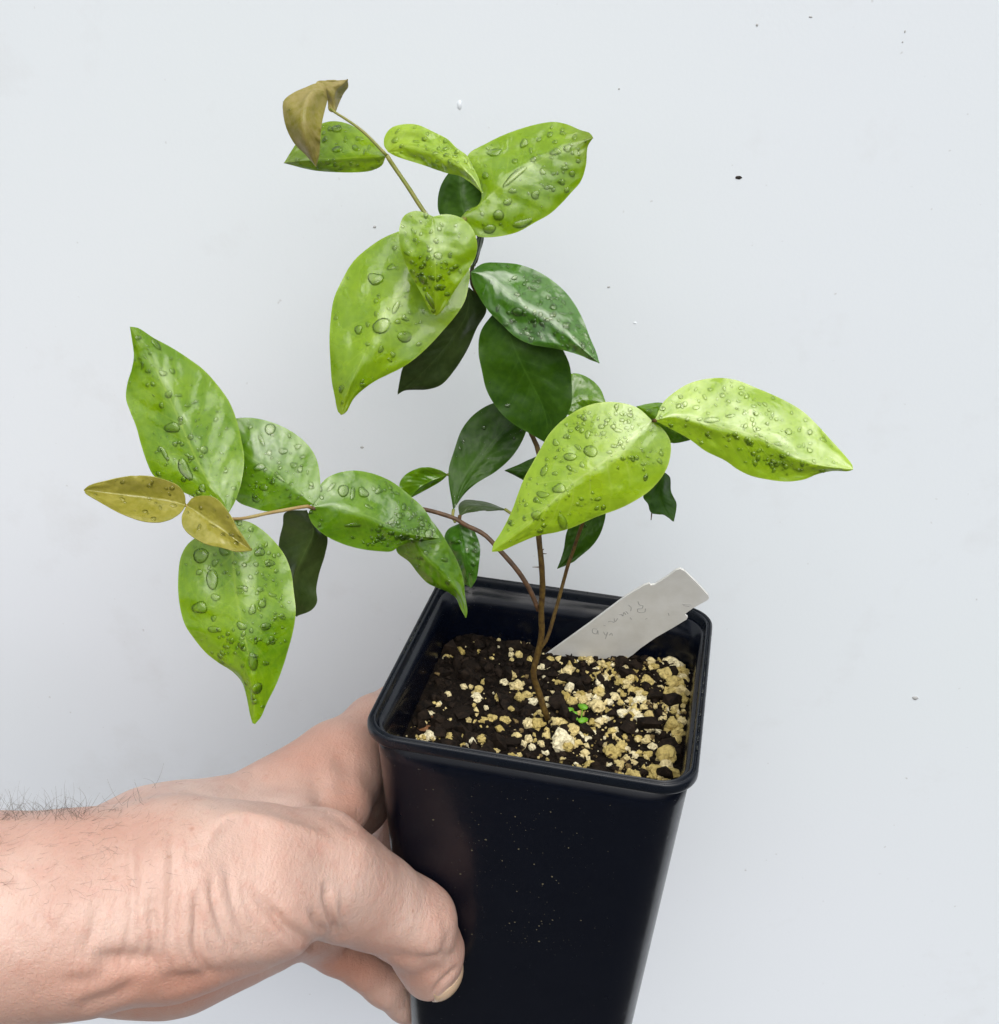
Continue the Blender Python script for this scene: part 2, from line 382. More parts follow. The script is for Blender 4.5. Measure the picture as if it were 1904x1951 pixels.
prof = [(.0380, -.0028), (.0400, -.0031), (.0404, -.0027), (.0404, -.0009), (.0402, -.0002), (.0399, 0), (.0396, -.0002), (.0395, -.0007), (.0392, -.0007),
        (.0390, -.0002), (.0388, .0001), (.0385, -.0002), (.0383, -.0010), (.0381, -.0024)]
loops = [rsq(a, .0088-(HS-a)*.55, z) for a, z in prof]; loops.append(loops[0])
V, F = loft(loops); rim = mesh_obj('rim', [Vector(v)+PO for v in V], F, M_rim, pot)
mod = rim.modifiers.new('bevel', 'SUBSURF'); mod.levels = mod.render_levels = 1
J = Join(); rg = random.Random(11); import bmesh as _bm
_b = _bm.new(); _bm.ops.create_icosphere(_b, subdivisions=1, radius=1); IV0 = [v.co.copy() for v in _b.verts]; IF0 = [tuple(v.index for v in f.verts) for f in _b.faces]; _b.free()
for i in range(150):                      # grit and peat dust stuck to the front face
    u_ = min(max(rg.gauss(.0, .33), -.93), .93); z = -.010-.055*rg.random()**1.1
    h_ = hb(z); x = u_*(h_-.009); y = -h_
    if rg.random() < .12: x = h_-.0004; y = -h_+.012+rg.random()*.01
    r = .00007+.00024*rg.random()**4
    J.add([Vector((v.x*rg.uniform(.6, 1.6), v.y*.6, v.z*rg.uniform(.6, 1.3)))*r+Vector((x, y, z))+PO for v in IV0], IF0)
dust = mesh_obj('stuck_grit', J.V, J.F, simple('stuck_grit', (.04,.038,.028), .9, .1, col2=(.16,.14,.085), ns=2000), pot, smooth=False); tag(dust, None, None, None, 'stuff')
# ------------------------------------------------------------------ water drops
def drop_mesh(seed, irr=.12, nr=5, ns=14):
    V, F = [], []
    V.append((0, 0, .42))
    for i in range(1, nr+1):
        a = (i/nr)*math.pi/2*1.0
        for k in range(ns):
            th = 2*math.pi*k/ns
            w = 1+irr*math.sin(2*th+seed)+irr*.7*math.sin(3*th+seed*2.3)
            r = math.sin(a)**.9*w; z = .42*math.cos(a)**.75
            V.append((r*math.cos(th), r*math.sin(th), z if i < nr else -.10))
    b = len(V)
    for k in range(ns):
        th = 2*math.pi*k/ns; w = 1+irr*math.sin(2*th+seed)+irr*.7*math.sin(3*th+seed*2.3)
        V.append((.93*w*math.cos(th), .93*w*math.sin(th), -.12))
    for k in range(ns): F.append((0, 1+k, 1+(k+1) % ns))
    for i in range(nr-1):
        for k in range(ns):
            F.append((1+i*ns+k, 1+(i+1)*ns+k, 1+(i+1)*ns+(k+1) % ns, 1+i*ns+(k+1) % ns))
    return V[:b], F          # open below: the foot is sunk in the blade
DROPS = []
for s in range(6):
    V, F = drop_mesh(s*1.7, .05 if s < 3 else .16)
    me = bpy.data.meshes.new('water_drop'); me.from_pydata(V, [], F); me.polygons.foreach_set('use_smooth', [True]*len(F)); me.materials.append(M_water)
    DROPS.append((me, V, F))
V, F = drop_mesh(1.0, .12, 3, 8); SMALL = (V, F)
for t in np.linspace(0, 1, 11):       # beads caught in the groove of the right and left rims
    for side in (1, -1):
        if side < 0 and t > .62: continue
        yy = .0165-.040*t if side > 0 else .012-.026*t
        yy += random.uniform(-.0012, .0012)
        o = instance('water_drop', random.choice(DROPS)[0], pot, Vector((side*.03935, yy, -.0007))+PO, Matrix.Rotation(0, 3, 'Z').to_quaternion(),
                     (.00035+random.random()*.00015, random.uniform(.0005, .0016), .0011))

# ------------------------------------------------------------------ soil
SZ = -.0185
soil = empty('potting_soil', (0, 0, SZ)); tag(soil, 'dark wet peat mixed with cream pumice grit, filling the black pot', 'soil')
SO = Vector((0, 0, SZ))
def soil_h(x, y):
    h = .0016*noise.noise(Vector((x*60, y*60, 2)))+.0011*noise.noise(Vector((x*170, y*170, 5)))+.0006*noise.noise(Vector((x*420, y*420, 9)))
    h += .0016*max(0, (x-.012))/.02*max(0, (y+.02)/.05)       # heaped toward the far right corner
    return SZ+h
G = 110; hw = hb(SZ)-.0010
V, F = [], []
for j in range(G+1):
    for i in range(G+1):
        x = -hw+2*hw*i/G; y = -hw+2*hw*j/G
        # round the corners
        r = .009; qx = max(abs(x)-(hw-r), 0); qy = max(abs(y)-(hw-r), 0); q = math.hypot(qx, qy)
        if q > r: x -= math.copysign(qx*(1-r/q), x); y -= math.copysign(qy*(1-r/q), y)
        V.append(Vector((x, y, soil_h(x, y)))-SO)
for j in range(G):
    for i in range(G): F.append((j*(G+1)+i, j*(G+1)+i+1, (j+1)*(G+1)+i+1, (j+1)*(G+1)+i))
mesh_obj('peat_surface', V, F, M_soil, soil)
def soil_hit(x, y):
    d = ray(x, y); s = (SZ-CAM_P.z)/d.z
    for _ in range(3):
        P = CAM_P+d*s; s = (soil_h(P.x, P.y)-CAM_P.z)/d.z
    return CAM_P+d*s, s
def tuck(x, y, mgn):
    h = hw-mgn; x = max(-h, min(h, x)); y = max(-h, min(h, y)); r = .0085
    qx, qy = max(abs(x)-(h-r), 0), max(abs(y)-(h-r), 0); q = math.hypot(qx, qy)
    if q > r: x -= math.copysign(qx*(1-r/q), x); y -= math.copysign(qy*(1-r/q), y)
    return x, y
def inside(P, mgn=.001): return abs(P.x) < hw-mgn and abs(P.y) < hw-mgn
GR = [blob(1, s+1, 3, .38, (1, random.uniform(.7, .95), random.uniform(.65, .85)), 1.0) for s in range(12)]
for g in GR: g.name = 'granule'; g.materials.append(M_gran)
gl = [('j', *q) for q in [(870,825,28),(955,870,45),(1125,865,28),(1440,895,28),(1445,945,22),(1615,765,22),(1330,740,18),(985,1200,34),(1055,1205,26),(1130,1225,40),(1180,1155,32),(835,1270,34),(1115,1305,56),(1370,1160,40),(1430,1090,52),(1500,1190,62),(1560,1115,24),(1745,1020,50),(1520,1300,50),(1590,1280,50),(1640,1350,50),(1440,1410,28),(1700,1450,30),(1255,1500,42),(1385,1520,45),(1200,1400,25),(1085,1375,22),(760,1360,20),(1160,1530,22),(1600,1555,52),(1700,1550,55),(660,1670,62),(870,1720,52),(960,1720,62),(1050,1730,55),(1165,1700,52),(1600,1700,42),(1660,1710,25),(1640,1780,35),(1300,1815,35),(1720,1740,35),(650,1465,20)]]
gl += [('k', *q) for q in [(400,980,50),(360,1045,55),(270,1105,25),(620,900,30),(690,980,40),(745,990,30),(625,1080,35),(540,1080,35),(700,1130,50),(760,1100,40),(850,1160,45),(960,1120,40),(1070,1020,30),(1000,1050,28),(1110,1150,60),(920,1160,40),(1190,1010,40),(1330,930,60),(1400,980,70),(1480,1010,50),(1300,1080,70),(1370,1160,80),(1450,1130,60),(1500,1060,40),(1440,1240,70),(1330,1250,60),(1480,1320,60),(1380,1310,40),(1030,1240,40),(970,1230,40),(1035,1340,60),(1020,1360,40),(860,1350,30),(800,1300,50),(650,1240,60),(700,1290,40),(560,1310,50),(500,1330,50),(330,1300,60),(270,1285,35),(400,1340,50),(480,1270,40),(640,1380,78),(580,1380,50),(770,1440,30),(870,1450,45),(1000,1450,50),(1050,1500,50),(1130,1470,45),(1270,1390,40),(1190,1390,28),(1250,1510,30),(1350,1540,55),(1400,1580,50),(1440,1640,60),(1410,1700,40),(1500,1530,40),(700,1530,45),(600,1540,40),(590,1640,30),(240,1540,55),(310,1560,40),(350,1600,40),(410,1610,60),(530,1630,45),(60,1550,60),(300,1710,105),(340,1770,60),(430,1760,28),(710,1690,18),(980,1620,45),(1030,1690,30),(1120,1690,35),(780,1820,82),(860,1770,60),(990,1850,40),(1120,1850,40),(1180,1780,50),(1260,1750,45),(1300,1840,95)]]
gl += [('m', *q) for q in [(1560,430,45),(1620,400,40),(1660,440,35),(1370,390,25),(1220,405,40),(1440,450,40),(1520,350,20)]]
for fr, x, y, r in gl:
    X, Y = Z(fr, x, y); rp = r*FR[fr][2]/1.0494
    P, s = soil_hit(X, Y+rp*.4)
    if not inside(P, .0012): 
        P.x = max(-hw+.0015, min(hw-.0015, P.x)); P.y = max(-hw+.0015, min(hw-.0015, P.y)); P.z = soil_h(P.x, P.y)
    R_ = rp*s/FPX
    P.x, P.y = tuck(P.x, P.y, .0008+R_*.75)
    rot = Matrix.Rotation(random.uniform(0, 6.28), 3, 'Z').to_quaternion() @ Matrix.Rotation(random.uniform(-.5, .5), 3, 'X').to_quaternion()
    instance('granule', random.choice(GR), soil, P+Vector((0, 0, R_*.35))-SO, rot, (R_*1.12,)*3)
def ico(sub=1):
    import bmesh
    bm = bmesh.new(); bmesh.ops.create_icosphere(bm, subdivisions=sub, radius=1)
    V = [v.co.copy() for v in bm.verts]; F = [tuple(v.index for v in f.verts) for f in bm.faces]; bm.free(); return V, F
IV, IF = ico(1)
def scatter(name, cnt, rmin, rmax, mat, dens, sq=.8, power=2.5):
    J = Join(); k = 0
    while k < cnt:
        x, y = random.uniform(-hw+.001, hw-.001), random.uniform(-hw+.001, hw-.001)
        if random.random() > dens(x, y): continue
        r = rmin+(rmax-rmin)*random.random()**power; sd_ = random.random()*50; x, y = tuck(x, y, .0004+r); z = soil_h(x, y)+r*random.uniform(-.1, .5)
        q = Matrix.Rotation(random.uniform(0, 6.28), 3, Vector((random.random(), random.random(), 1)).normalized())
        J.add([q @ Vector((v.x, v.y*random.uniform(.75, 1), v.z*sq))*r*(1+.9*noise.noise(v*1.4+Vector((sd_, 0, 0)))+random.uniform(-.13, .13))+Vector((x, y, z))-SO for v in IV], IF); k += 1
    o = mesh_obj(name, J.V, J.F, mat, soil, smooth=False); tag(o, None, None, None, 'stuff'); return o
def dens_g(x, y):
    d = .18
    if x > 0: d = .5
    if x > .005 and y > -.012: d = .8
    if x < -.012 and y > -.004: d = .05
    return d*(.35+max(0, noise.noise(Vector((x*110, y*110, 8)))*2.0))
scatter('fine_grit', 1100, .00025, .0015, M_grit, dens_g)
scatter('peat_crumbs', 2600, .0002, .0014, M_crumb, lambda x, y: 1, .7)
scatter('peat_clods', 150, .0012, .0034, M_crumb, lambda x, y: 1 if noise.noise(Vector((x*90, y*90, 3))) > -.1 else .1, .6, 1.6)
scatter('tan_crumbs', 420, .0002, .0009, M_tan, dens_g)
# flat dark bark flake and reddish bit
for fr, x, y, rx, ry, mt in (('j',620,1600,70,45,M_bark), ('j',700,1490,60,25,M_bark), ('j',1050,1000,80,90,M_crumb), ('j',1450,1720,120,60,M_crumb), ('k',1300,1300,90,70,M_crumb), ('k',220,1390,70,60,M_crumb), ('k',1150,1220,90,60,M_crumb), ('k',330,1120,80,60,M_crumb), ('j',820,1570,90,70,M_crumb), ('k',1240,930,45,50,M_paleg), ('j',980,1440,120,80,M_crumb)):
    X, Y = Z(fr, x, y); P, s = soil_hit(X, Y); k = FR[fr][2]/1.0494*s/FPX
    me = blob(1, x, 2, .3); me.materials.append(mt); me.name = 'bark_chip'
    instance('bark_chip', me, soil, P-SO, Matrix.Rotation(.4, 3, 'Z').to_quaternion(), (rx*k, ry*k, min(rx, ry)*k*.5))
# tiny seedling
sp_ = empty('sprout', soil_hit(*Z('k', 480, 1560))[0]); tag(sp_, 'tiny bright green weed sprout among the grit beside the stem', 'sprout')
for x, y, r, a in ((370,1480,38,.4), (500,1450,45,-.3), (500,1580,45,.6), (420,1510,26,0)):
    X, Y = Z('k', x, y); P, s = soil_hit(X, Y); P += Vector((0, 0, .002)); k = FR['k'][2]/1.0494*s/FPX*r
    V = [(0,0,0)]+[(math.cos(t)*(1+.2*math.cos(2*t)), math.sin(t)*.75, .15*math.cos(2*t)) for t in np.linspace(0, 2*math.pi, 12, endpoint=False)]
    V += [(v[0]*.98, v[1]*.98, v[2]-.12) for v in V]
    F = [(0, 1+i, 1+(i+1) % 12) for i in range(12)]+[(13, 14+(i+1) % 12, 14+i) for i in range(12)]+[(1+i, 14+i, 14+(i+1) % 12, 1+(i+1) % 12) for i in range(12)]
    L = Matrix.Rotation(a, 3, 'Z') @ Matrix.Rotation(.5, 3, 'X')
    mesh_obj('seed_leaf', [L @ Vector(v)*k+P-sp_.location for v in V], F, M_sprout, sp_)
    tube('stalk', [P-sp_.location-Vector((0,0,.0003)), (P+sp_.location)*.5-sp_.location, Vector((0,0,0))], [.00018]*3, M_sprout, sp_, 6)

# ------------------------------------------------------------------ white plant label
lab = empty('plant_label', at(1140, 1250, .338)); tag(lab, 'white plastic plant label with faded pencil writing, stuck slanting in the soil', 'label')
LA, LB, LC = at(1125, 1250, .3420), at(1350, 1140, .3230), at(1293, 1086, .3160)
LN = (LB-LA).cross(LC-LA).normalized()
if LN.dot(CAM_F) > 0: LN = -LN
def lab_pt(X, Y, off=0.0):
    d = ray(X, Y); s = (LA-CAM_P).dot(LN)/d.dot(LN); return CAM_P+d*s+LN*off
outl = [Z('k', *q) for q in [(150,905),(240,840),(560,610),(900,355),(1080,245),(1135,225),(1150,240),(1190,235),(1300,165),(1390,98),(1430,85),(1470,105),(1590,220),(1695,335),(1705,360),(1690,380),(1620,420),(1560,452),(1480,510),(1480,525),(1502,545),(1490,565),(1350,650),(1200,735),(1050,840),(980,900),(760,1040),(480,1060),(300,1000)]]
V = [lab_pt(X, Y)-lab.location for X, Y in outl]; n_ = len(V)
V += [v-LN*.0007 for v in V]
F = [tuple(range(n_)), tuple(range(n_, 2*n_))[::-1]]+[(i, n_+i, n_+(i+1) % n_, (i+1) % n_) for i in range(n_)]
mesh_obj('label_blade', V, F, M_label, lab, smooth=False)
J = Join()      # faint letters
L1 = lambda x, y: Z('k', 340/400*x+ (1100-1060)*1904/400, 340/400*y)   # from the close view of the label
def stroke(pts):
    P = [lab_pt(*(((1100+x*340/1904)/1.0494, (1120+y*340/1904)/1.0494)), .00005) for x, y in pts]
    P = [Vector(q)-lab.location for q in catmull([tuple(q) for q in P], max(6, len(pts)*4))]
    w = .00012
    V, F = [], []
    for i, q in enumerate(P):
        t = (P[min(i+1, len(P)-1)]-P[max(i-1, 0)]).normalized(); s = t.cross(LN)*w
        V += [q-s, q+s, q+s-LN*.0001, q-s-LN*.0001]
    for i in range(len(P)-1):
        for k in range(4): F.append((4*i+k, 4*i+(k+1) % 4, 4*i+4+(k+1) % 4, 4*i+4+k))
    J.add(V, F)
for s_ in ([(530,770),(485,765),(480,810),(520,825),(535,780),(540,830)], [(600,725),(625,735)], [(600,800),(625,840),(650,800),(620,880)], [(665,840),(690,815),(700,845)],
           [(650,690),(690,680),(720,700)], [(720,650),(730,690),(760,650)], [(780,610),(800,600),(815,625),(830,580),(850,610)], [(850,570),(875,600)], [(880,500),(910,530),(905,570)],
           [(985,460),(1005,500),(1040,505),(1030,540),(985,545),(990,580),(1060,580),(1070,540)], [(900,640),(915,665)], [(1480,490),(1580,500)], [(1490,505),(1560,515)], [(1325,590),(1335,620)], [(1065,660),(1090,650)]):
    stroke(s_)
mesh_obj('handwriting', J.V, J.F, M_pencil, lab)

# ------------------------------------------------------------------ the plant
base_pt = soil_hit(1042, 1372)[0]
plant = empty('seedling_tree', base_pt)
tag(plant, 'young glossy-leaved tree seedling with wet green and bronze leaves, rooted in the black pot', 'plant')
PL = plant.location
def P3(lst): return [tuple(at(*(Z(q[0], q[1], q[2])), q[3])-PL) for q in lst]
def branch(name, lst, r0, r1, mat, n=30, knots=0):
    C = catmull(P3(lst), n); rr = [r0+(r1-r0)*i/(n-1) for i in range(n)]
    rr = [r*(1+.10*noise.noise(Vector((i*.9, r0*1e4, 0)))) for i, r in enumerate(rr)]
    return tube(name, [Vector(c) for c in C], rr, mat, plant, 10)
branch('stem', [('j',1790,1510,.3125),('j',1760,1440,.311),('j',1700,1250,.309),('j',1650,1080,.306),('j',1690,900,.304),('j',1730,700,.301),('j',1725,500,.298),('j',1738,250,.294),('j',1725,0,.290),
               ('h',690,1050,.289),('h',690,800,.291),('h',690,520,.294),('h',655,430,.296),('h',560,200,.299),('c',1500,900,.300),('c',1250,600,.296),('c',1235,440,.288),('b',500,1230,.282),('b',530,1050,.277),('b',420,900,.269)], .00086, .00045, M_stem, 60)
branch('branch', [('j',1700,480,.2985),('j',1640,330,.297),('j',1550,170,.295),('h',530,1240,.294),('h',440,1140,0.294),('h',340,1040,.295),('h',220,980,.296),('g',1200,530,.297),('g',1060,480,.297),('g',900,445,.295),('g',500,440,.290),('g',90,440,.277)], .00066, .00048, M_stem_dark, 44)
branch('branch', [('k',60,880,.3045),('k',150,770,.3035),('k',240,490,.302),('k',320,200,.300),('k',370,20,.298),('h',890,1200,.298),('h',1000,900,.292),('h',1200,600,.280),('h',1400,330,.267),('i',270,460,.263)], .00050, .00042, M_stem, 40)
branch('twig', [('b',420,900,.268),('a',1400,1350,.266),('a',1240,1140,.266),('a',1130,970,.265),('a',1000,780,.264),('a',965,725,.263)], .00055, .00050, M_twig, 20)
branch('twig', [('a',965,725,.263),('a',780,540,.262),('a',640,440,.262),('a',575,400,.262),('a',535,370,.262)], .00038, .00028, M_twig, 16)
branch('twig', [('g',90,440,.277),('e',1530,1245,.2765),('e',1300,1280,.272),('e',1040,1325,.266),('e',850,1280,.262),('e',735,1240,.2595)], .00045, .00032, M_twig_pale, 20)
branch('spur', [('h',700,1165,.2905),('h',740,1165,.290)], .0002, .00008, M_stem_dark, 5)
branch('spur', [('h',690,1250,.2915),('h',650,1250,.2915)], .00015, .00006, M_stem_dark, 5)
branch('spur', [('h',705,1150,.2905),('h',722,1135,.290)], .00022, .0001, M_stem_dark, 5)

NU, NV = 64, 12
LEAF_BVH = {}
def leaf(key, fr, L, M, R, dep, sL, sR, mat, label=None, petiole=None, wav=.0011, thick=.00022, rump=1.0):
    """margins and midrib from base to tip; dep: depths base..tip; sL, sR: how far each half bends away from the viewer at its widest"""
    def conv(A): return [Z(fr, *q) if len(q) == 2 else Z(*q) for q in A]
    n = NU+1
    Lp, Mp, Rp = (catmull(conv(A), n) for A in (L, M, R))
    dc = np.interp(np.linspace(0, 1, n), np.linspace(0, 1, len(dep)), dep)
    dc = np.convolve(np.pad(dc, 4, mode='reflect', reflect_type='odd'), np.ones(9)/9, 'valid')
    szf = min(1.0, float(np.linalg.norm(Mp[-1]-Mp[0]))/300.0)**1.5
    V, UV = [], []; ks = abs(hash(key)) % 97 if False else sum(ord(c) for c in key) % 97
    for i in range(n):
        u = i/NU; prof = math.sin(math.pi*min(max(u, 0), 1))**.8
        for jv in range(-NV, NV+1):
            v = jv/NV; a = abs(v); E, s = (Lp, sL) if v < 0 else (Rp, sR)
            # eased so that neighbouring rows do not bunch near the midrib
            q = Mp[i]*(1-a)+E[i]*a
            dd = dc[i]+1.05*s*prof*(math.hypot(a, .10)-.10)
            dd += prof*wav*(noise.noise(Vector((u*3.2+ks, v*1.6, ks*.37)))+.6*a*noise.noise(Vector((u*9+ks, v*2, 4))))
            dd += prof*.00022*math.exp(-(v/.06)**2) - prof*.00010*math.cos(2*math.pi*(10*u-2.6*a**.8))*a*(1-a)*3
            dd += rump*szf*prof*(.00022*noise.noise(Vector((u*14+ks, v*5, 1.7)))+.00008*noise.noise(Vector((u*30, v*11+ks, 7))))
            V.append(at(q[0], q[1], dd)-PL); UV.append((u, (v+1)/2))
    W = 2*NV+1; F = [(i*W+j, i*W+j+1, (i+1)*W+j+1, (i+1)*W+j) for i in range(NU) for j in range(W-1)]
    # orient toward the viewer
    a, b, c = V[(NU//2)*W+NV], V[(NU//2)*W+NV+1], V[(NU//2+1)*W+NV]
    if (b-a).cross(c-a).dot(CAM_F) > 0: F = [f[::-1] for f in F]
    nn = len(V); vn = [Vector((0,0,0)) for _ in V]
    for f in F:
        fnm = (V[f[1]]-V[f[0]]).cross(V[f[3]]-V[f[0]])
        for t in f: vn[t] += fnm
    back = [p-n_.normalized()*thick if n_.length > 0 else p for p, n_ in zip(V, vn)]
    VV = V+back; UVV = UV+UV; FF = F+[tuple(t+nn for t in f[::-1]) for f in F]
    ring = [j for j in range(W)]+[i*W+W-1 for i in range(1, NU+1)]+[NU*W+j for j in range(W-2, -1, -1)]+[i*W for i in range(NU-1, 0, -1)]
    b0 = len(VV); m_ = len(ring)
    VV = VV+[V[t] for t in ring]+[back[t] for t in ring]; UVV = UVV+[UV[t] for t in ring]*2
    FF = FF+[(b0+i, b0+m_+i, b0+m_+(i+1) % m_, b0+(i+1) % m_) for i in range(m_)]
    o = mesh_obj('leaf', VV, FF, LM[mat], plant, uv=UVV)
    if label: o['label'] = label
    LEAF_BVH[key] = (o, BVHTree.FromPolygons([v+PL for v in V], F))
    if petiole: branch('petiole', petiole, .00042, .00036, M_twig, 10)
    return o

leaf('young_a', 'a', [(515,300),(490,185),(430,175),(350,205),(250,250),(180,310),(175,400),(205,530),(265,640),(350,725),(425,812)],
     [(515,300),(470,240),(390,250),(340,330),(335,480),(370,650),(425,812)], [(515,300),(505,340),(490,400),(472,480),(460,600),(452,720),(427,812)],
     [.260,.256,.254,.257,.262], .004, .004, 'bronze_under', 'drooping bronze young leaf seen from below at the top of the plant')
leaf('young_b', 'a', [(575,402),(525,385),(512,300),(440,215),(430,165),(560,156),(668,148)], [(575,402),(560,310),(570,235),(668,149)],
     [(575,402),(600,335),(640,250),(672,205),(668,150)], [.262,.261,.260,.259], .001, .004, 'bronze_under', 'small folded bronze leaf behind the drooping one')
leaf('l2', 'a', [(955,730),(900,670),(850,610),(760,530),(640,475),(540,465),(450,490),(340,560),(265,650),(230,705),(183,782)],
     [(955,732),(820,735),(620,748),(400,755),(183,783)], [(955,735),(930,800),(860,838),(780,852),(620,855),(400,838),(183,784)],
     [.2635,.267,.270,.271], .004, .003, 'bright')
leaf('l3', 'a', [(975,700),(945,650),(950,580),(1000,515),(1100,487),(1200,492),(1330,550),(1430,602),(1500,670),(1575,725),(1615,800),(1665,900),(1692,1010)],
     [(975,700),(1100,655),(1300,690),(1480,775),(1610,880),(1692,1010)], [(975,700),(1030,730),(1100,755),(1230,795),(1420,860),(1520,882),(1600,930),(1692,1010)],
     [.263,.259,.255,.254], .003, .003, 'lime')
leaf('l4', 'b', [(372,912),(440,835),(535,785),(543,690),(505,600),(452,520),(432,440),(460,395),(510,365),(560,340),(700,270),(850,215),(980,180),(1100,165),(1200,185),(1300,228),(1370,250),(1395,285)],
     [(372,912),(410,880),(560,770),(720,630),(920,500),(1100,400),(1250,335),(1395,286)],
     [(372,912),(420,985),(500,1030),(560,1045),(700,1035),(830,1000),(950,932),(1060,870),(1150,790),(1230,702),(1300,620),(1340,500),(1355,350),(1395,287)],
     [.269,.268,.267,.266,.265], .0050, .0035, 'bright')
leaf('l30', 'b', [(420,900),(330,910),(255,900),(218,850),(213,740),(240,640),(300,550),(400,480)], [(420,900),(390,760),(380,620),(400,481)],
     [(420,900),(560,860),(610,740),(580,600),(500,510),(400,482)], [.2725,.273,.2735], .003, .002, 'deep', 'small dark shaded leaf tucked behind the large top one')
leaf('l5', 'c', [(938,48),(880,22),(800,5),(720,40),(685,110),(678,220),(700,330),(760,480),(850,640),(915,770),(955,802)],
     [(936,48),(945,200),(952,330),(955,500),(958,650),(956,803)], [(936,48),(1040,30),(1150,58),(1230,130),(1272,240),(1268,330),(1222,430),(1150,540),(1060,680),(995,780),(957,803)],
     [.258,.257,.259,.263], .002, .002, 'bright', 'heart-shaped green leaf pointing down in front of the big one')
leaf('l6', 'c', [(1120,300),(900,170),(760,140),(680,160),(560,210),(440,290),(330,390),(240,540),(180,680),(155,850),(148,1000),(155,1150),(165,1300),(190,1430),(215,1540),(240,1556)],
     [(1120,300),(900,390),(745,545),(660,660),(560,800),(480,970),(400,1130),(320,1300),(270,1450),(242,1557)],
     [(1120,300),(1215,460),(1208,570),(1180,690),(1120,790),(1020,910),(900,1040),(800,1130),(700,1200),(600,1250),(500,1300),(400,1370),(330,1440),(275,1540),(243,1557)],
     [.272,.270,.269,.270,.273], .0045, .004, 'bright')
leaf('l7', 'c', [(1215,590),(1050,740),(880,950),(760,1100),(705,1210),(685,1300),(668,1405)], [(1215,590),(1190,800),(1080,980),(950,1140),(800,1290),(668,1405)],
     [(1215,590),(1280,650),(1345,755),(1270,900),(1200,1060),(1100,1220),(1000,1330),(900,1365),(720,1375),(668,1405)],
     [.280,.286,.290,.295], -.003, .004, 'dark', 'dark drooping leaf showing its grey-green underside')
leaf('l8', 'd', [(238,240),(300,190),(350,172),(480,172),(600,185),(740,235),(860,310),(960,400),(1040,510),(1100,630),(1150,760),(1190,850),(1214,935)],
     [(238,240),(370,275),(500,390),(650,500),(800,590),(950,700),(1080,810),(1213,936)],
     [(238,242),(242,310),(280,400),(370,540),(480,650),(580,740),(700,795),(850,820),(960,845),(1080,882),(1150,915),(1212,936)],
     [.276,.275,.274,.273], .0040, .003, 'glossy', 'dark blue-green glossy leaf beaded with small drops')
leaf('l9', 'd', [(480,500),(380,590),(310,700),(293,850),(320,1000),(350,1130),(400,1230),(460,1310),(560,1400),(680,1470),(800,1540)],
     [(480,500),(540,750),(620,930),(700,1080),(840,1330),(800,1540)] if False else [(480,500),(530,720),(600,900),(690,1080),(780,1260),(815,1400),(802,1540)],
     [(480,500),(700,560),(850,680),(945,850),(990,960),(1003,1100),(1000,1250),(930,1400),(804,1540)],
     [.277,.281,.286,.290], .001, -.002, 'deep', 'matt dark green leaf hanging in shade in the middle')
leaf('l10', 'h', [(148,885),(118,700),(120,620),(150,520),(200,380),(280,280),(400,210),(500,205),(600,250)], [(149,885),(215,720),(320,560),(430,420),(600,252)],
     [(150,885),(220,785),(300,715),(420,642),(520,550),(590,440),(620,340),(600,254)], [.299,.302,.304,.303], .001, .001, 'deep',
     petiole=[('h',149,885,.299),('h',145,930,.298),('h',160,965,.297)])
leaf('l11', 'd', [(900,1330),(900,1150),(1000,1018),(1060,1018),(1150,1060),(1220,1130),(1265,1240)], [(900,1330),(1000,1240),(1100,1195),(1265,1242)], [(900,1330),(1020,1330),(1150,1320),(1265,1244)],
     [.305,.306,.307], .003, .001, 'green')
leaf('l15', 'h', [(1410,320),(1320,240),(1200,205),(1080,205),(960,240),(850,310),(760,400),(700,500),(650,590),(600,680),(560,780),(520,890),(450,1030),(400,1110),(393,1150)],
     [(1410,322),(1330,390),(1200,500),(1050,620),(900,720),(760,850),(600,1000),(480,1090),(394,1151)],
     [(1410,324),(1475,370),(1525,450),(1525,550),(1490,650),(1400,760),(1300,830),(1200,880),(1060,930),(900,1000),(800,1030),(680,1052),(560,1100),(450,1148),(396,1153)],
     [.265,.264,.265,.268,.272], .0045, .004, 'lime', 'big lime green drop-covered leaf in front of the stems')
leaf('l16', 'i', [(265,455),(330,320),(420,240),(520,180),(640,145),(760,135),(880,150),(1060,220),(1200,280),(1380,380),(1500,490),(1600,600),(1700,710),(1770,800),(1776,830)],
     [(265,458),(400,425),(540,450),(700,500),(900,540),(1050,580),(1180,650),(1350,740),(1550,800),(1776,832)],
     [(265,460),(400,530),(530,603),(650,692),(800,765),(900,835),(1000,882),(1100,905),(1260,925),(1400,910),(1500,870),(1620,845),(1740,846),(1776,834)],
     [.263,.262,.260,.259,.259], .0042, .0045, 'lime', 'pale lime leaf at the far right, its upper half white with sheen')
leaf('l17', 'i', [(130,350),(220,330),(320,325),(440,400),(545,603)], [(130,352),(250,400),(400,500),(545,604)], [(130,354),(180,480),(300,590),(400,632),(530,610),(545,605)],
     [.272,.274,.276], .003, .002, 'green')
leaf('l18', 'i', [(335,850),(260,950),(180,1040),(215,1090),(240,1160),(330,1175),(410,1228)], [(335,850),(300,1000),(330,1110),(410,1228)], [(335,850),(380,890),(390,1000),(430,1090),(427,1150),(411,1228)],
     [.300,.302,.305], -.003, .004, 'deep', 'small torn dark leaf hanging at the right')
branch('leaf_tendril', [('i',243,1155,.3035),('i',240,1185,.304),('i',237,1218,.304)], .0002, .00012, M_stem_dark, 5)
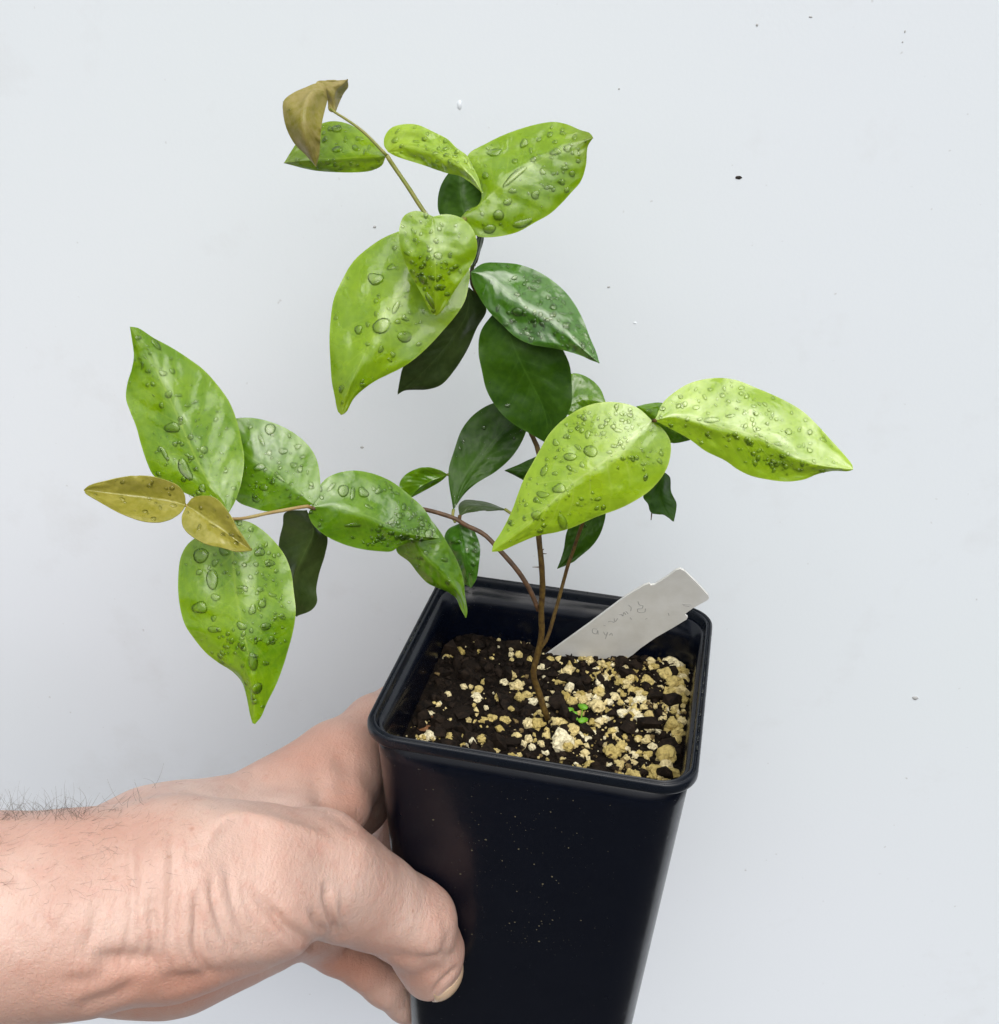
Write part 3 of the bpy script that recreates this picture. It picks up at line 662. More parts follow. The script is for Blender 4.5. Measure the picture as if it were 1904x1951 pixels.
leaf('l19', 'h', [(780,640),(700,545),(640,563),(560,600),(474,635)], [(780,642),(650,635),(474,636)], [(780,645),(700,740),(640,728),(580,692),(520,660),(474,637)],
     [.305,.306,.307], .001, .001, 'deep')
leaf('l20', 'h', [(1110,830),(960,880),(870,1020),(850,1130),(830,1200),(806,1260)], [(1110,830),(1000,1000),(920,1120),(808,1261)],
     [(1110,830),(1115,920),(1085,1030),(1050,1090),(980,1160),(895,1225),(830,1253),(808,1262)], [.296,.298,.300], .001, .001, 'deep')
leaf('l21', 'g', [(1125,185),(1050,150),(960,130),(880,145),(800,190),(757,260),(775,330),(830,372)], [(1125,187),(1000,230),(900,290),(830,372)], [(1125,189),(1080,232),(980,292),(900,335),(830,373)],
     [.304,.305,.306], -.002, .003, 'green', petiole=[('g',1125,187,.304),('g',1180,180,.303),('g',1230,160,.303)])
leaf('l22', 'g', [(1560,448),(1440,400),(1350,383),(1250,381),(1208,420),(1215,500)], [(1560,450),(1400,432),(1290,430),(1216,501)], [(1560,452),(1450,458),(1350,465),(1250,480),(1217,502)],
     [.302,.300,.298], .006, -.002, 'dark', 'thin grey-green leaf seen nearly edge-on', petiole=[('g',1560,450,.302),('g',1620,490,.301),('g',1700,530,.300)])
branch('petiole', [('g',1217,500,.298),('g',1212,545,.297)], .0005, .0004, M_stem, 5)
leaf('l12', 'g', [(88,435),(100,360),(130,300),(200,215),(300,170),(420,155),(560,180),(700,240),(830,340),(930,430),(1000,530),(1045,610),(1062,670)],
     [(88,436),(240,425),(400,465),(560,520),(720,590),(880,645),(1062,672)],
     [(88,438),(65,480),(75,525),(110,580),(200,655),(320,712),(450,750),(600,770),(700,770),(760,730),(860,702),(960,690),(1062,674)],
     [.277,.278,.281,.284,.287], .0040, .003, 'green')
leaf('l13', 'g', [(830,560),(740,700),(738,775),(830,850),(900,940),(970,1012),(1050,1050),(1130,1082),(1190,1132),(1220,1200),(1262,1277)],
     [(830,560),(930,780),(1080,940),(1190,1060),(1240,1160),(1264,1277)],
     [(830,560),(930,520),(990,530),(1060,610),(1130,720),(1200,850),(1245,980),(1258,1110),(1275,1230),(1266,1277)],
     [.289,.292,.295,.298], .003, .003, 'green')
leaf('l14', 'g', [(1210,560),(1130,600),(1100,660),(1120,800),(1170,920),(1240,1010),(1300,1047)], [(1210,560),(1235,700),(1265,880),(1303,1048)],
     [(1210,560),(1300,578),(1350,660),(1372,740),(1364,860),(1347,970),(1305,1048)], [.298,.300,.303], .003, -.001, 'glossy')
leaf('l23', 'e', [(1010,1282),(880,1230),(740,1165),(620,1110),(530,1050),(490,970),(450,850),(420,740),(380,640),(355,560),(365,460),(390,380),(405,290),(393,190),(380,107)],
     [(1010,1283),(900,1130),(800,940),(720,760),(650,600),(570,430),(480,240),(381,106)],
     [(1010,1284),(1050,1210),(1090,1080),(1105,940),(1085,810),(1055,690),(1010,580),(940,480),(850,380),(750,305),(650,240),(530,175),(430,112),(383,105)],
     [.270,.269,.268,.266,.263], .002, .005, 'fresh')
leaf('l24', 'e', [(1545,1230),(1585,1170),(1588,1080),(1570,960),(1530,880),(1450,800),(1330,730),(1200,690),(1100,682),(1020,700),(985,760)],
     [(1543,1231),(1400,1110),(1280,1020),(1120,910),(985,762)], [(1540,1234),(1400,1262),(1250,1277),(1150,1252),(1060,1210),(1000,1060),(985,764)],
     [.277,.279,.280,.281], .003, .002, 'green')
leaf('l25', 'e', [(735,1235),(725,1170),(690,1120),(620,1085),(520,1058),(400,1052),(250,1080),(120,1115),(87,1142)], [(735,1236),(620,1205),(520,1190),(300,1165),(87,1143)],
     [(735,1238),(700,1285),(640,1325),(560,1345),(460,1337),(330,1290),(200,1220),(110,1168),(87,1144)], [.2595,.257,.255,.253], -.003, -.005, 'bronze', 'bronze young leaf pointing left past the green one')
leaf('l26', 'e', [(738,1238),(780,1190),(870,1178),(930,1200),(1000,1280),(1060,1380),(1110,1460),(1155,1522)], [(738,1239),(800,1275),(880,1335),(980,1402),(1060,1462),(1155,1523)],
     [(738,1240),(710,1310),(722,1380),(770,1430),(860,1480),(960,1502),(1050,1530),(1155,1525)], [.2595,.258,.257,.258], -.003, -.005, 'bronze', 'short bronze leaf lying over the top of a big green leaf')
leaf('l27', 'f', [(640,292),(480,370),(330,450),(270,510),(230,600),(215,730),(215,860),(235,1000),(270,1110),(330,1200),(420,1310),(520,1390),(630,1460),(700,1540),(735,1650),(760,1780),(780,1850)],
     [(640,292),(625,480),(640,700),(660,900),(710,1150),(755,1350),(790,1600),(793,1856)],
     [(640,292),(760,320),(870,390),(960,480),(1030,580),(1075,700),(1095,850),(1110,1000),(1090,1150),(1050,1300),(1010,1430),(960,1560),(890,1700),(845,1805),(800,1858)],
     [.267,.267,.266,.268,.272], .003, .005, 'fresh')
leaf('l28', 'f', [(1190,230),(1025,250),(1012,340),(985,450),(982,540),(1010,650),(1050,780),(1070,900),(1110,1036)], [(1190,230),(1245,390),(1170,570),(1100,740),(1095,900),(1112,1037)],
     [(1190,230),(1265,330),(1350,430),(1335,560),(1292,700),(1267,830),(1272,930),(1230,990),(1115,1037)], [.278,.283,.288,.292], .004, .006, 'dark', 'dark folded leaf hanging behind, underside showing')
leaf('l29', 'b', [(540,1000),(505,1060),(490,1180),(465,1285)], [(545,1000),(530,1080),(510,1180),(467,1285)], [(560,1000),(562,1060),(540,1140),(505,1225),(469,1285)],
     [.274,.276,.278], .002, .003, 'dark')

# drops: named ones where the photograph shows them, finer ones scattered
def put_drop(key, X, Y, rpx, el=1.0, ang=0.0):
    o, bvh = LEAF_BVH[key]; d = ray(X, Y).normalized()
    hit, nr, fi, dist = bvh.ray_cast(CAM_P, d)
    if hit is None: return None
    if nr.dot(d) > 0: nr = -nr
    r = rpx*dist*ray(X, Y).normalized().dot(CAM_F)/FPX/CAM_F.length
    return hit, nr, r
def basis(nr, ang):
    t = (CAM_R*math.cos(ang)+CAM_D*math.sin(ang)); t = (t-nr*t.dot(nr)).normalized(); b = nr.cross(t)
    return Matrix((t, b, nr)).transposed()
big = {
 'l4': ('b', [(640,400,70,30,.1),(575,575,28),(700,810 if False else 640,5),(675,875,42,42,0),(605,980,50,36,0),(860,935,78,36,-.35),(800,575,110,28,-.65),(955,720,38,30,0),(800,465,24),(985,300,24),(1065,262,24),(1105,318,20),(1110,395,42,28,0),(1200,365,34,26,0),(1255,285,20,30,.3),(1235,560,24),(1195,685,24),(745,775,32),(870,330,30,40,0),(1010,545,24),(1160,625,24),(575,500,14),(940,450,24),(1090,560,16),(1280,470,14),(690,945,14),(550,865,20),(780,690,34,20,0),(1070,660,30,16,.3)]),
 'l6': ('c', [(500,525,58,55,0),(620,435,30),(370,910,36,32,0),(545,880,58,75,1.2),(655,740,20,60,.5),(725,965,68,44,.2),(440,870,16,26,0),(670,850,20),(505,790,24),(440,1020,18),(200,820,20),(240,1360,22,34,.2),(630,1100,18,28,0),(540,1060,20,30,0),(400,1330,24,16,.3),(830,1020,26,14,-.5)]),
 'l5': ('c', [(975,345,34,30,.3),(800,225,18),(860,525,34,44,-.4),(930,515,24),(1000,585,44,22,.4),(920,690,24,75,-.5),(1065,345,16,24,0),(1110,115,18),(705,125,14),(740,325,26,18,.6),(1135,200,12),(960,590,16),(1045,640,24,18,0)]),
 'l27': ('f', [(388,575,62,60,0),(565,545,42,34,.2),(835,550,40,36,0),(495,630,28),(910,630,45,26,0),(375,700,28),(475,755,48,80,-.15),(500,892,34,32,0),(380,970,58,52,.3),(485,1052,24,22,0),(485,1135,52,26,0),(855,940,30,36,0),(880,1115,42,30,.1),(930,875,30,18,.1),(780,985,26,46,0),(695,1255,32,26,0),(785,1380,36,75,-.05),(815,1585,42,50,.5),(925,1210,22,30,0),(700,1110,40,34,.3),(1000,1030,22),(835,830,30,20,0),(700,815,50,14,0),(680,855,35,10,0),(730,1550,18),(1060,930,16),(835,1215,20,14,0),(960,690,18),(980,570,16),(905,555,18),(1030,1225,14),(880,1395,26,20,.3)]),
 'l23': ('e', [(650,745,48,38,.2),(730,1010,40,70,-.5),(765,805,20),(850,885,26),(625,535,28),(590,400,24),(745,605,20,14,0),(580,605,18),(545,215,44,22,.6),(840,1130,24,30,0),(1040,1130,16),(600,910,14,60,-.4),(690,540,24,12,0),(780,1180,30,18,.3),(430,175,18),(700,690,18)]),
 'l24': ('e', [(1270,755,34,38,0),(1350,895,30,24,0),(1205,995,36,26,0),(1445,865,24,16,.2),(1265,905,20),(1230,1125,30),(1215,825,14,44,-.5),(1420,985,22),(1480,930,20,14,0),(1180,1200,34,16,.4),(1330,1060,50,14,.7),(1460,1010,18,26,0)]),
 'l12': ('g', [(330,310,44,50,0),(480,325,42,44,.4),(600,310,30),(790,430,24,26,0),(400,330,20,60,.1),(700,320,18),(980,640,36,40,-.2),(930,560,24),(405,570,60,20,.2),(600,610,28,18,0),(560,290,16,22,0),(760,500,24),(240,280,16,50,.7),(520,430,34,16,.3),(700,540,20,40,.4)]),
 'l15': ('h', [(1000,408,20,26,.1),(880,425,14),(1020,515,46,40,.4),(890,550,45,26,.2),(965,600,18),(795,655,18),(800,460,24),(975,300,22),(1010,270,14),(725,640,24,36,.4),(715,790,40,24,.1),(820,750,40,34,.2),(675,920,38,28,0),(520,970,22),(840,960,26,62,-.4),(700,1020,22),(1190,380,30,16,.3),(1285,360,16),(1100,400,22,14,0),(1350,595,16),(940,490,30,14,.7),(1180,275,14),(900,630,40,10,.5),(600,930,12),(1240,330,14),(1140,520,20,12,0)]),
 'l16': ('i', [(1285,545,26,28,0),(780,268,22),(840,425,34,16,-.2),(925,210,24,18,0),(795,215,14,22,0),(580,360,30,20,-.3),(475,345,16,30,.2),(465,285,20,12,0),(320,370,24),(955,400,24,18,-.4),(1160,410,14,24,0),(1115,410,14),(1445,550,22),(1415,455,18),(1240,730,24,20,0),(1205,640,30,14,.3),(1365,655,20,12,0),(1020,350,24,14,.2),(1370,520,16),(1165,290,16),(850,165,12),(1450,635,16),(740,295,14),(670,405,14),(700,455,60,24,0)]),
 'l8': ('d', [(965,645,34,26,0),(750,315,20),(700,380,30,16,.3),(640,410,14),(770,470,16,34,.2),(865,510,26,30,0),(850,445,22,16,0),(830,600,30,12,0),(940,560,28,12,.2),(1020,735,16,14,0),(660,710,30,16,.5),(590,545,45,34,.1),(440,520,14,30,.2),(935,740,14),(1075,720,12),(500,640,26,14,.3)]),
 'l2': ('a', [(585,525,44,34,0),(590,680,44,30,.2),(760,600,40,18,.5),(730,670,40,24,.7),(650,610,14,40,0),(830,670,14,36,0),(500,600,24),(800,700,14,30,0)]),
 'l3': ('a', [(1280,680,26,14,.4),(1180,510,16),(1050,540,24,12,-.5),(1030,610,34,20,-.2),(1190,620,30,12,.3)]),
 'l13': ('g', [(1100,835,30,20,.3),(1010,705,34,12,.1),(960,780,16,24,-.5)]),
 'l14': ('g', [(1200,700,34,20,0),(1270,980,14,24,0),(1320,870,20,16,.6)]),
 'l25': ('e', [(655,1240,22,16,0),(530,1325,18)]), 'l26': ('e', [(905,1370,28,10,.5),(820,1380,12,30,0)]),
 'l9': ('d', [(515,1260,28,14,0),(690,1298,8),(380,1085,8)]), 'l17': ('i', [(220,390,26,18,0)]),
 'young_a': ('a', [(280,225,16,8,0),(460,168,30,8,0),(180,318,8),(225,378,10)]),
}
nd = 0
for key, (fr, lst) in big.items():
    o = LEAF_BVH[key][0]
    for q in lst:
        x, y, r = q[:3]; r2 = q[3] if len(q) > 3 else r*random.uniform(.75, 1.1); ang = q[4] if len(q) > 4 else random.uniform(-1, 1)
        if r < 7: continue
        X, Y = Z(fr, x, y); k = FR[fr][2]/1.0494
        h = put_drop(key, X, Y, r*k)
        if h is None: continue
        hit, nr, rr = h; B = basis(nr, ang); s2 = rr*r2/r
        instance('water_drop', DROPS[(nd*5+3) % 6][0], o, hit-PL, B.to_quaternion(), (rr, s2, .8*min(rr, s2)+.15*max(rr, s2))); nd += 1
def poly_bb(o): pass
dens = dict(l4=50, l6=45, l5=60, l27=150, l23=90, l24=75, l12=130, l15=170, l16=150, l8=110, l2=40, l3=40, l13=14, l14=14, l25=14, l26=12, l10=22, l17=12, l20=6)
for key, cnt in dens.items():
    cnt = int(cnt*1.9)
    o, bvh = LEAF_BVH[key]; W = 2*NV+1; me = o.data; J = Join(); k = 0; tries = 0
    wmax = max((me.vertices[i*W].co-me.vertices[i*W+W-1].co).length for i in range(NU))
    while k < cnt and tries < cnt*20:
        tries += 1
        i = random.randrange(2, NU-3); j = random.randrange(1, W-3); a, b = random.random(), random.random()
        if random.random() > ((me.vertices[i*W].co-me.vertices[i*W+W-1].co).length/wmax): continue
        c = [me.vertices[t].co for t in (i*W+j, i*W+j+1, (i+1)*W+j, (i+1)*W+j+1)]
        p = c[0].lerp(c[1], a).lerp(c[2].lerp(c[3], a), b)
        if noise.noise(Vector((p.x*70, p.z*70, 3)))*1.3+.55 < random.random(): continue
        nr = (c[1]-c[0]).cross(c[2]-c[0]).normalized()
        if nr.dot(CAM_F) > 0: nr = -nr
        r = .00013+.00060*random.random()**3.0; B = basis(nr, random.uniform(0, 3)); st = random.uniform(.7, 1.35)
        J.add([B @ Vector((v[0]*r*st, v[1]*r/st, v[2]*r))+p for v in SMALL[0]], SMALL[1]); k += 1
    q = mesh_obj('fine_droplets', J.V, J.F, M_water, o); tag(q, None, None, None, 'stuff')

# ------------------------------------------------------------------ hand and forearm
def bone(*pts):
    """pts: (x, y, depth, radius in sheet units at that depth) or (Vector, radius in metres)"""
    out = []
    for q in pts:
        if len(q) == 4: out.append((np.array(at(q[0], q[1], q[2])), q[3]*q[2]/FPX))
        else: out.append((np.array(q[0]), q[1]))
    return out
chains = dict(
 near=bone((-900,1830,.216,265), (-260,1775,.238,228), (150,1737,.249,186), (330,1708,.256,186), (470,1690,.263,156), (600,1660,.274,112)),
 far=bone((-900,1850,.246,240), (-260,1795,.268,205), (150,1742,.278,176), (330,1715,.285,186), (450,1712,.296,140)),
 index_meta=bone((300,1640,.278,138), (420,1597,.294,108), (520,1535,.306,84), (640,1448,.324,64)),
 web=bone((560,1600,.291,85), (640,1535,.308,62), (672,1492,.320,52), (694,1530,.338,50)),
 palm=bone((340,1790,.281,126), (500,1755,.304,94), (620,1735,.324,74)),
 heel=bone((255,1862,.278,66), (340,1872,.286,58)),
 thumb=bone((600,1660,.274,112), (655,1688,.281,100), (705,1714,.288,89), (785,1755,.298,81), (815,1808,.3065,67), (820,1844,.310,60)),
)
fingers = [
 bone((560,1510,.311,70), (640,1448,.324,65), (712,1380,.340,54), (Vector((-.048,.020,-.038)), .0076), (Vector((-.032,.0455,-.040)), .0072), (Vector((-.006,.0455,-.040)), .0066)),
 bone((560,1605,.311,66), (640,1575,.329,56), (715,1510,.352,46), (Vector((-.046,.026,-.056)), .0074), (Vector((-.030,.0445,-.058)), .0072), (Vector((.000,.0445,-.058)), .0066)),
 bone((560,1690,.314,66), (640,1700,.334,52), (720,1675,.350,46), (Vector((-.044,.024,-.072)), .0076), (Vector((-.028,.0435,-.072)), .0072), (Vector((-.002,.0435,-.074)), .0064)),
 bone((560,1762,.318,58), (645,1812,.336,44), (735,1874,.348,41), (775,1905,.354,41), (Vector((-.0385,.010,-.116)), .0064), (Vector((-.0390,.024,-.100)), .0062), (Vector((-.024,.0400,-.098)), .0060)),
]
VOX = .0013
allp = np.array([p for ch in list(chains.values())+fingers for p, r in ch])
lo, hi = allp.min(0)-.034, allp.max(0)+.034
lo[0] = max(lo[0], at(-780, 1800, .235).x)
shape = np.ceil((hi-lo)/VOX).astype(int)+1
gx, gy, gz = (lo[i]+VOX*np.arange(shape[i], dtype=np.float32) for i in range(3))
X, Y, Zz = np.meshgrid(gx.astype(np.float32), gy.astype(np.float32), gz.astype(np.float32), indexing='ij')
def cap(a, b, ra, rb):
    d = (b-a).astype(np.float32); L = float(d@d)+1e-12
    h = np.clip(((X-a[0])*d[0]+(Y-a[1])*d[1]+(Zz-a[2])*d[2])/L, 0, 1)
    return np.sqrt((X-a[0]-h*d[0])**2+(Y-a[1]-h*d[1])**2+(Zz-a[2]-h*d[2])**2)-(ra+h*(rb-ra))
def smin(a, b, k):
    h = np.maximum(k-np.abs(a-b), 0)/k
    return np.minimum(a, b)-h*h*k*.25
def chain_sdf(ch, k=.002):
    d = None
    for (a, ra), (b, rb) in zip(ch[:-1], ch[1:]):
        c = cap(a, b, ra, rb); d = c if d is None else smin(d, c, k)
    return d
S = None
for nme, k in (('near', .01), ('far', .010), ('palm', .007), ('heel', .006), ('index_meta', .010), ('web', .008), ('thumb', .004)):
    c = chain_sdf(chains[nme], .003); S = c if S is None else smin(S, c, k)
FS = None
for fch in fingers:
    c = chain_sdf(fch, .003); FS = c if FS is None else smin(FS, c, .0012)
S = smin(S, FS, .005)
potd = np.maximum(np.maximum(np.abs(X), np.abs(Y))-(.0390+.0003-.064*np.abs(Zz)), Zz+.004)
S = np.maximum(S, -potd)
def surface_nets(S):
    ins = S < 0
    sx, sy, sz = S.shape
    corner = [(i, j, k) for i in (0, 1) for j in (0, 1) for k in (0, 1)]
    cnt = np.zeros((sx-1, sy-1, sz-1), np.int8)
    for i, j, k in corner: cnt += ins[i:sx-1+i, j:sy-1+j, k:sz-1+k]
    act = (cnt > 0) & (cnt < 8)
    idx = -np.ones(act.shape, np.int64); A = np.argwhere(act); idx[tuple(A.T)] = np.arange(len(A))
    acc = np.zeros((len(A), 3)); num = np.zeros(len(A))
    for c1 in corner:
        for ax in range(3):
            if c1[ax]: continue
            c2 = list(c1); c2[ax] = 1
            s1 = S[A[:, 0]+c1[0], A[:, 1]+c1[1], A[:, 2]+c1[2]]; s2 = S[A[:, 0]+c2[0], A[:, 1]+c2[1], A[:, 2]+c2[2]]
            cr = (s1 < 0) != (s2 < 0); t = np.where(cr, s1/np.where(cr, s1-s2, 1), 0)
            pt = np.array(c1, float)[None]+0*acc; pt[:, ax] += t
            acc += pt*cr[:, None]; num += cr
    Vv = A+acc/num[:, None]
    Fq = []
    for ax in range(3):
        o1, o2 = [(1, 2), (2, 0), (0, 1)][ax]
        sl1 = [slice(None)]*3; sl2 = [slice(None)]*3; sl1[ax] = slice(0, -1); sl2[ax] = slice(1, None)
        a, b = ins[tuple(sl1)], ins[tuple(sl2)]
        E = np.argwhere(a != b)
        E = E[(E[:, o1] > 0) & (E[:, o2] > 0) & (E[:, o1] < S.shape[o1]-1) & (E[:, o2] < S.shape[o2]-1)]
        flip = b[tuple(E.T)]
        e1 = np.zeros(3, int); e1[o1] = 1; e2 = np.zeros(3, int); e2[o2] = 1
        q = np.stack([idx[tuple((E-e1-e2).T)], idx[tuple((E-e2).T)], idx[tuple(E.T)], idx[tuple((E-e1).T)]], 1)
        q[flip] = q[flip][:, ::-1]
        Fq.append(q)
    return Vv, np.vstack(Fq)
HV, HF = surface_nets(S)
HV = lo+HV*VOX
del X, Y, Zz, potd, FS
# relax a little
def relax(V, F, it, lam):
    for _ in range(it):
        acc = np.zeros_like(V); n = np.zeros(len(V))
        for a, b in ((0, 1), (1, 2), (2, 3), (3, 0)):
            np.add.at(acc, F[:, a], V[F[:, b]]); np.add.at(acc, F[:, b], V[F[:, a]]); np.add.at(n, F[:, a], 1); np.add.at(n, F[:, b], 1)
        V = V+lam*(acc/np.maximum(n, 1)[:, None]-V)
    return V
HV = relax(HV, HF, 3, .5)
hand = empty('person', at(330, 1720, .265)); tag(hand, "person's bare left hand and hairy forearm gripping the black pot from the left", 'person')
HL = hand.location
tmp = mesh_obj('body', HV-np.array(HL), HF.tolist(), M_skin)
sub = tmp.modifiers.new('s', 'SUBSURF'); sub.levels = sub.render_levels = 1
dg = bpy.context.evaluated_depsgraph_get(); me = bpy.data.meshes.new_from_object(tmp.evaluated_get(dg)); me.name = 'skin'
bpy.data.objects.remove(tmp)
co = np.zeros(len(me.vertices)*3); me.vertices.foreach_get('co', co); co = co.reshape(-1, 3)+np.array(HL)
nor = np.zeros(len(me.vertices)*3); me.vertices.foreach_get('normal', nor); nor = nor.reshape(-1, 3)
Rm = np.array([CAM_R, CAM_D, CAM_F]); q = (co-np.array(CAM_P))@Rm.T
px = PW/2+FPX*q[:, 0]/q[:, 2]; py = PH/2+FPX*q[:, 1]/q[:, 2]
facing = np.clip((-(nor@np.array(CAM_F))+.25)/.5, 0, 1)
# creases (x, y lists in sheet units; depth in metres; width in sheet units)
CR = [
 ('n', [(835,560),(825,700),(840,900),(850,1050),(840,1250),(810,1400),(770,1560)], .0005, 9),
 ('n', [(740,520),(770,640),(745,800),(730,900)], .00025, 8),
 ('n', [(1085,700),(1095,900),(1085,1100),(1070,1300),(1045,1500),(1090,1600)], .0006, 9),
 ('n', [(1150,900),(1120,1150),(1115,1400),(1180,1560)], .00030, 6),
 ('n', [(1245,1080),(1245,1250),(1240,1400),(1270,1500),(1330,1580)], .0011, 8),
 ('n', [(1340,980),(1345,1100),(1390,1250),(1420,1340),(1490,1440)], .0008, 7),
 ('n', [(1290,1200),(1310,1350),(1380,1480)], .00035, 6),
 ('n', [(1440,900),(1470,1100),(1530,1280),(1620,1400)], .0005, 8),
 ('n', [(1520,1000),(1570,1180),(1650,1330)], .00022, 7),
 ('n', [(960,1150),(980,1350),(960,1500),(990,1590)], .0008, 9),
 ('n', [(900,1330),(870,1450),(830,1560)], .00035, 8),
 ('n', [(620,1500),(720,1490),(800,1530)], .00030, 14),
 ('n', [(700,1500),(640,1600),(520,1640),(380,1640)], .00050, 16),
 ('n', [(850,1640),(780,1700),(620,1760),(480,1800)], .00070, 14),
 ('n', [(1040,1620),(1180,1630),(1400,1590),(1700,1560),(1900,1500)], .00060, 16),
 ('n', [(600,1200),(560,1400),(520,1500)], .00018, 9), ('n', [(240,800),(220,1000),(150,1200)], .00012, 9), ('n', [(690,620),(655,800),(680,950)], .00018, 7), ('n', [(960,600),(990,760),(960,900)], .00018, 7), ('n', [(1200,760),(1190,900),(1215,1050)], .0002, 6), ('n', [(480,1000),(430,1180),(330,1330)], .00016, 8),
 ('o', [(690,1190),(705,1290),(735,1390),(765,1470)], .0012, 7),
 ('o', [(610,1330),(650,1400),(710,1450)], .0009, 7),
 ('o', [(775,1290),(785,1380),(800,1470)], .0006, 6),
 ('o', [(380,1300),(450,1390),(560,1480),(620,1510)], .0010, 13),
 ('o', [(1330,1370),(1350,1440),(1340,1540)], .0003, 8), ('o', [(1400,1390),(1330,1560),(1230,1610)], .00035, 9),
 ('o', [(1200,1590),(1330,1580),(1430,1560)], .0003, 8),
 ('o', [(1285,1812),(1300,1760),(1370,1690),(1418,1636)], .0007, 5),
 ('o', [(640,560),(690,720),(790,810),(900,880)], .0012, 22), ('o', [(760,450),(800,560),(790,700)], .0008, 20),
 ('o', [(1060,1590),(1200,1600),(1330,1680)], .0005, 14),
 ('o', [(20,985),(60,890),(130,845),(300,850),(420,870),(600,920),(760,1000)], -.0006, 13),
 ('n', [(1290,830),(1320,740),(1400,660),(1560,640),(1760,640)], -.0003, 9),
 ('n', [(860,760),(900,900),(880,1100),(900,1300)], -.0003, 16),
 ('n', [(30,900),(200,1150),(420,1400)], .0002, 14), ('n', [(620,1120),(600,1300),(520,1440)], .0003, 12),
 ('n', [(1600,1060),(1700,1180),(1800,1290),(1880,1350)], .0006, 10),
]
disp = np.zeros(len(co))
for fr, pts, dep_, w in CR:
    P = catmull([Z(fr, *p_) for p_ in pts], len(pts)*5)
    dm = np.full(len(co), 1e9); tt = np.zeros(len(co))
    bb = (px > P[:, 0].min()-4*w) & (px < P[:, 0].max()+4*w) & (py > P[:, 1].min()-4*w) & (py < P[:, 1].max()+4*w) & (facing > 0)
    ii = np.nonzero(bb)[0]
    for a, b, s0 in zip(P[:-1], P[1:], np.linspace(0, 1, len(P)-1)):
        d = b-a; h = np.clip(((px[ii]-a[0])*d[0]+(py[ii]-a[1])*d[1])/(d@d+1e-9), 0, 1)
        dist = np.hypot(px[ii]-a[0]-h*d[0], py[ii]-a[1]-h*d[1]); better = dist < dm[ii]
        dm[ii] = np.where(better, dist, dm[ii]); tt[ii] = np.where(better, s0, tt[ii])
    env = np.clip(np.sin(np.pi*np.clip(tt*.86+.07, 0, 1))*1.6, 0, 1)
    w = w*.85; w = w*1.12; g = np.exp(-(dm/w)**2) - .22*np.exp(-((dm-2.1*w)/(1.2*w))**2)
    disp -= np.where(dm < 1e8, dep_*g*env*facing, 0)
# raised knuckle tendon/bone on the thumb root, soft lumps elsewhere
def lump(X0, Y0, rx, ry, h, ang=0.0):
    global disp
    dx, dy = px-X0, py-Y0; c, s = math.cos(ang), math.sin(ang); u, v = (dx*c+dy*s)/rx, (-dx*s+dy*c)/ry
    disp += h*np.exp(-(u*u+v*v))*facing
lump(440, 1560, 60, 40, .0016, -.1); lump(300, 1640, 30, 60, .0010); lump(560, 1590, 120, 40, .0012, .2); lump(820, 1770, 50, 40, .0008)
lump(340, 1880, 50, 24, -.0012); lump(250, 1830, 60, 22, -.0014); lump(380, 1690, 40, 100, .0006, .2)
low = np.array([noise.noise(Vector(c_*95)) for c_ in co[::1]]) if len(co) < 260000 else 0
disp += .00030*low
co += nor*disp[:, None]
fl_ = np.zeros(len(co))  # skin redness, plus shade painted on the underside, tucked fingers and web
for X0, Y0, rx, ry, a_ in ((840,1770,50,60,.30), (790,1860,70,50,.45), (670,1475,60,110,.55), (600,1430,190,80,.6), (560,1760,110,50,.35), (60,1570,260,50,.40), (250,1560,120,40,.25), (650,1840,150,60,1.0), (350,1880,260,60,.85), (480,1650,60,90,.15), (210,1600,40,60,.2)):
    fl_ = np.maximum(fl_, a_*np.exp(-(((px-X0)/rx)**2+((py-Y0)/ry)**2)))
at_ = me.attributes.new('flush_shade', 'FLOAT', 'POINT'); at_.data.foreach_set('value', fl_.astype(np.float32))
me.vertices.foreach_set('co', (co-np.array(HL)).ravel()); me.update()
me.polygons.foreach_set('use_smooth', [True]*len(me.polygons))
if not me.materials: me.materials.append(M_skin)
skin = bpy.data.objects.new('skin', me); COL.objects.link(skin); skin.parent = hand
fl = np.zeros(len(me.polygons)*4, dtype=np.int64)
me.loops.foreach_get('vertex_index', fl)
HB = BVHTree.FromPolygons(co.tolist(), fl.reshape(-1, 4).tolist())
print('hand verts', len(me.vertices))
# thumbnail: a curved plate bedded in the thumb's tip, on the side away from the palm
tc = at(822, 1846, .3105); rt = 57*.3105/FPX
ax = (at(822,1846,.3105)-at(798,1775,.301)).normalized()
nd0 = (CAM_R*.84+CAM_D*.42-CAM_F*.22); nd0 = (nd0-ax*nd0.dot(ax)*.55).normalized()
sdir = nd0.cross(ax).normalized(); ax2 = sdir.cross(nd0)
V, F = [], []
NA, NB = 14, 12
for layer in (0, 1):
    for i in range(NA+1):
        for j in range(NB+1):
            a = (i/NA-.5)*1.9; b = (j/NB*1.5-.35)
            # rounded outline
            e = max(0, abs(a)/.95); b2 = b*(1-.10*e*e) if b > 0 else b*(1-.35*e*e)
            d = (nd0*math.cos(b2)*math.cos(a)+sdir*math.sin(a)*math.cos(b2*.6)+ax2*math.sin(b2)).normalized()
            r = rt*(1.085-.03*layer*1.6-.05*e**4)
            V.append(tc+d*r-HL)
W = NB+1; off = (NA+1)*W
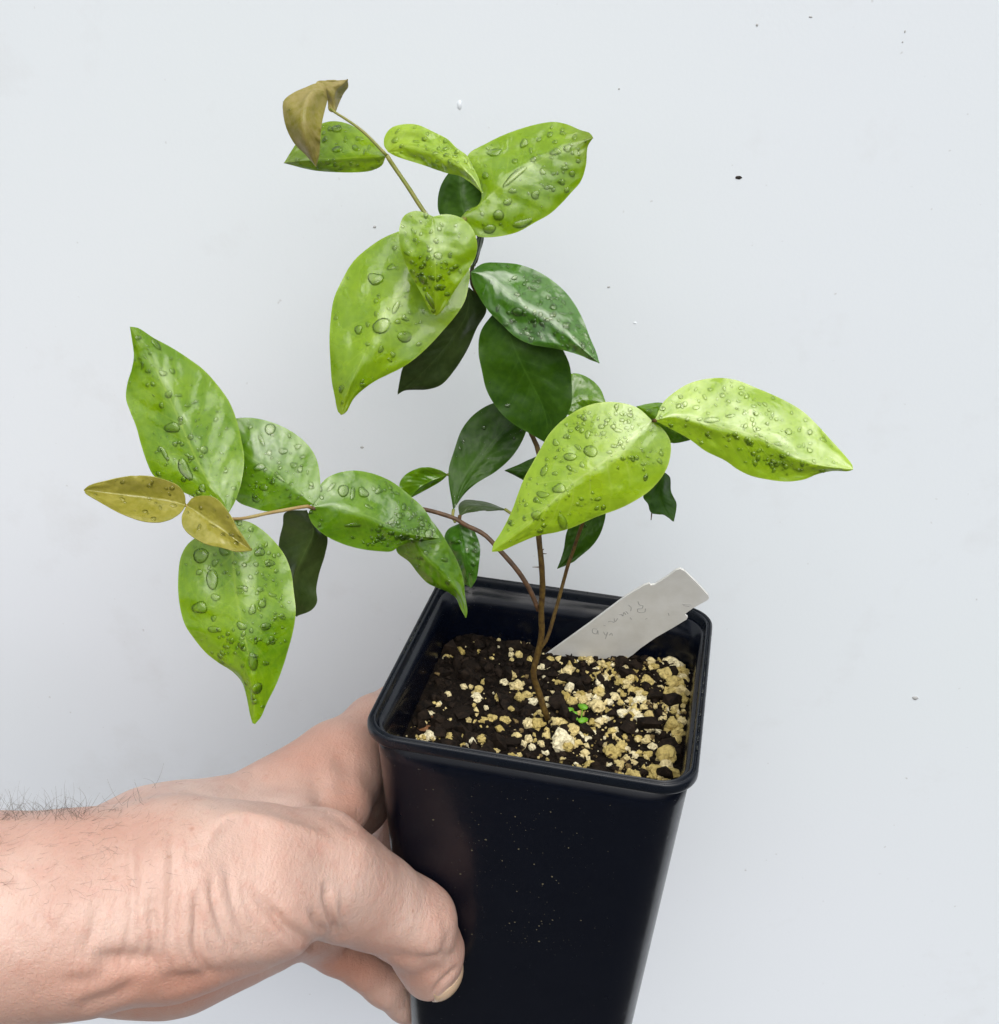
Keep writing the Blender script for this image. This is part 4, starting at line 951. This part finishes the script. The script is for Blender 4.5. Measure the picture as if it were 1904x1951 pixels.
for i in range(NA):
    for j in range(NB):
        f = (i*W+j, i*W+j+1, (i+1)*W+j+1, (i+1)*W+j); F.append(f); F.append(tuple(off+t for t in f[::-1]))
ring = [i*W for i in range(NA+1)]+[NA*W+j for j in range(1, NB+1)]+[i*W+NB for i in range(NA-1, -1, -1)]+[j for j in range(NB-1, 0, -1)]
for a, b in zip(ring, ring[1:]+ring[:1]): F.append((a, b, off+b, off+a))
nail = mesh_obj('thumbnail', V, F, M_nail, hand); nail['label'] = 'short unpainted thumbnail seen from its edge'
# hairs
J = Join(); rnd = random.Random(5)
def hair(P, d, L, r, curl):
    pts = [P]; dd = d.normalized(); cv = Vector((rnd.uniform(-1,1), rnd.uniform(-1,1), rnd.uniform(-1,1)))*curl
    for _ in range(7):
        pts.append(pts[-1]+dd*L/7); dd = (dd+cv*.16).normalized()
    V, F = tube_geo(pts, [r*(1-.09*i) for i in range(8)], 4); J.add([v-HL for v in V], F)
k = 0; tries = 0
while k < 620 and tries < 14000:
    tries += 1
    X0 = rnd.uniform(-30, 470) if k < 170 else rnd.uniform(-30, 440); 
    dens_ = 1.0 if X0 < 170 or (k >= 190 and X0 < 300) else (.22 if X0 < 300 else .06)
    if rnd.random() > dens_: continue
    edge_y = 1545 if X0 < 180 else 1545-(X0-180)*.30
    Y0 = edge_y+rnd.uniform(-12, 20) if k < 190 else edge_y+rnd.uniform(10, 190)*rnd.random()**.7
    d = ray(X0, Y0).normalized(); hit, nr, fi, ds = HB.ray_cast(CAM_P, d)
    if hit is None: continue
    onedge = k < 190
    dirv = nr*.45+CAM_R*rnd.uniform(-1.1, 1.5)-CAM_D*(rnd.uniform(.0, .8) if onedge else rnd.uniform(-.8, .3))
    if not onedge: dirv = dirv*.6+CAM_R*1.0+CAM_D*rnd.uniform(-.2,.5)-nr*.2
    hair(hit-nr*.0002, dirv, rnd.uniform(.002, .0075) if onedge else rnd.uniform(.002, .005), rnd.uniform(.000018, .000036) if onedge else .000022, rnd.uniform(.6, 2.8)); k += 1
h_ = mesh_obj('arm_hair', J.V, J.F, M_hair, hand); tag(h_, None, None, None, 'stuff')
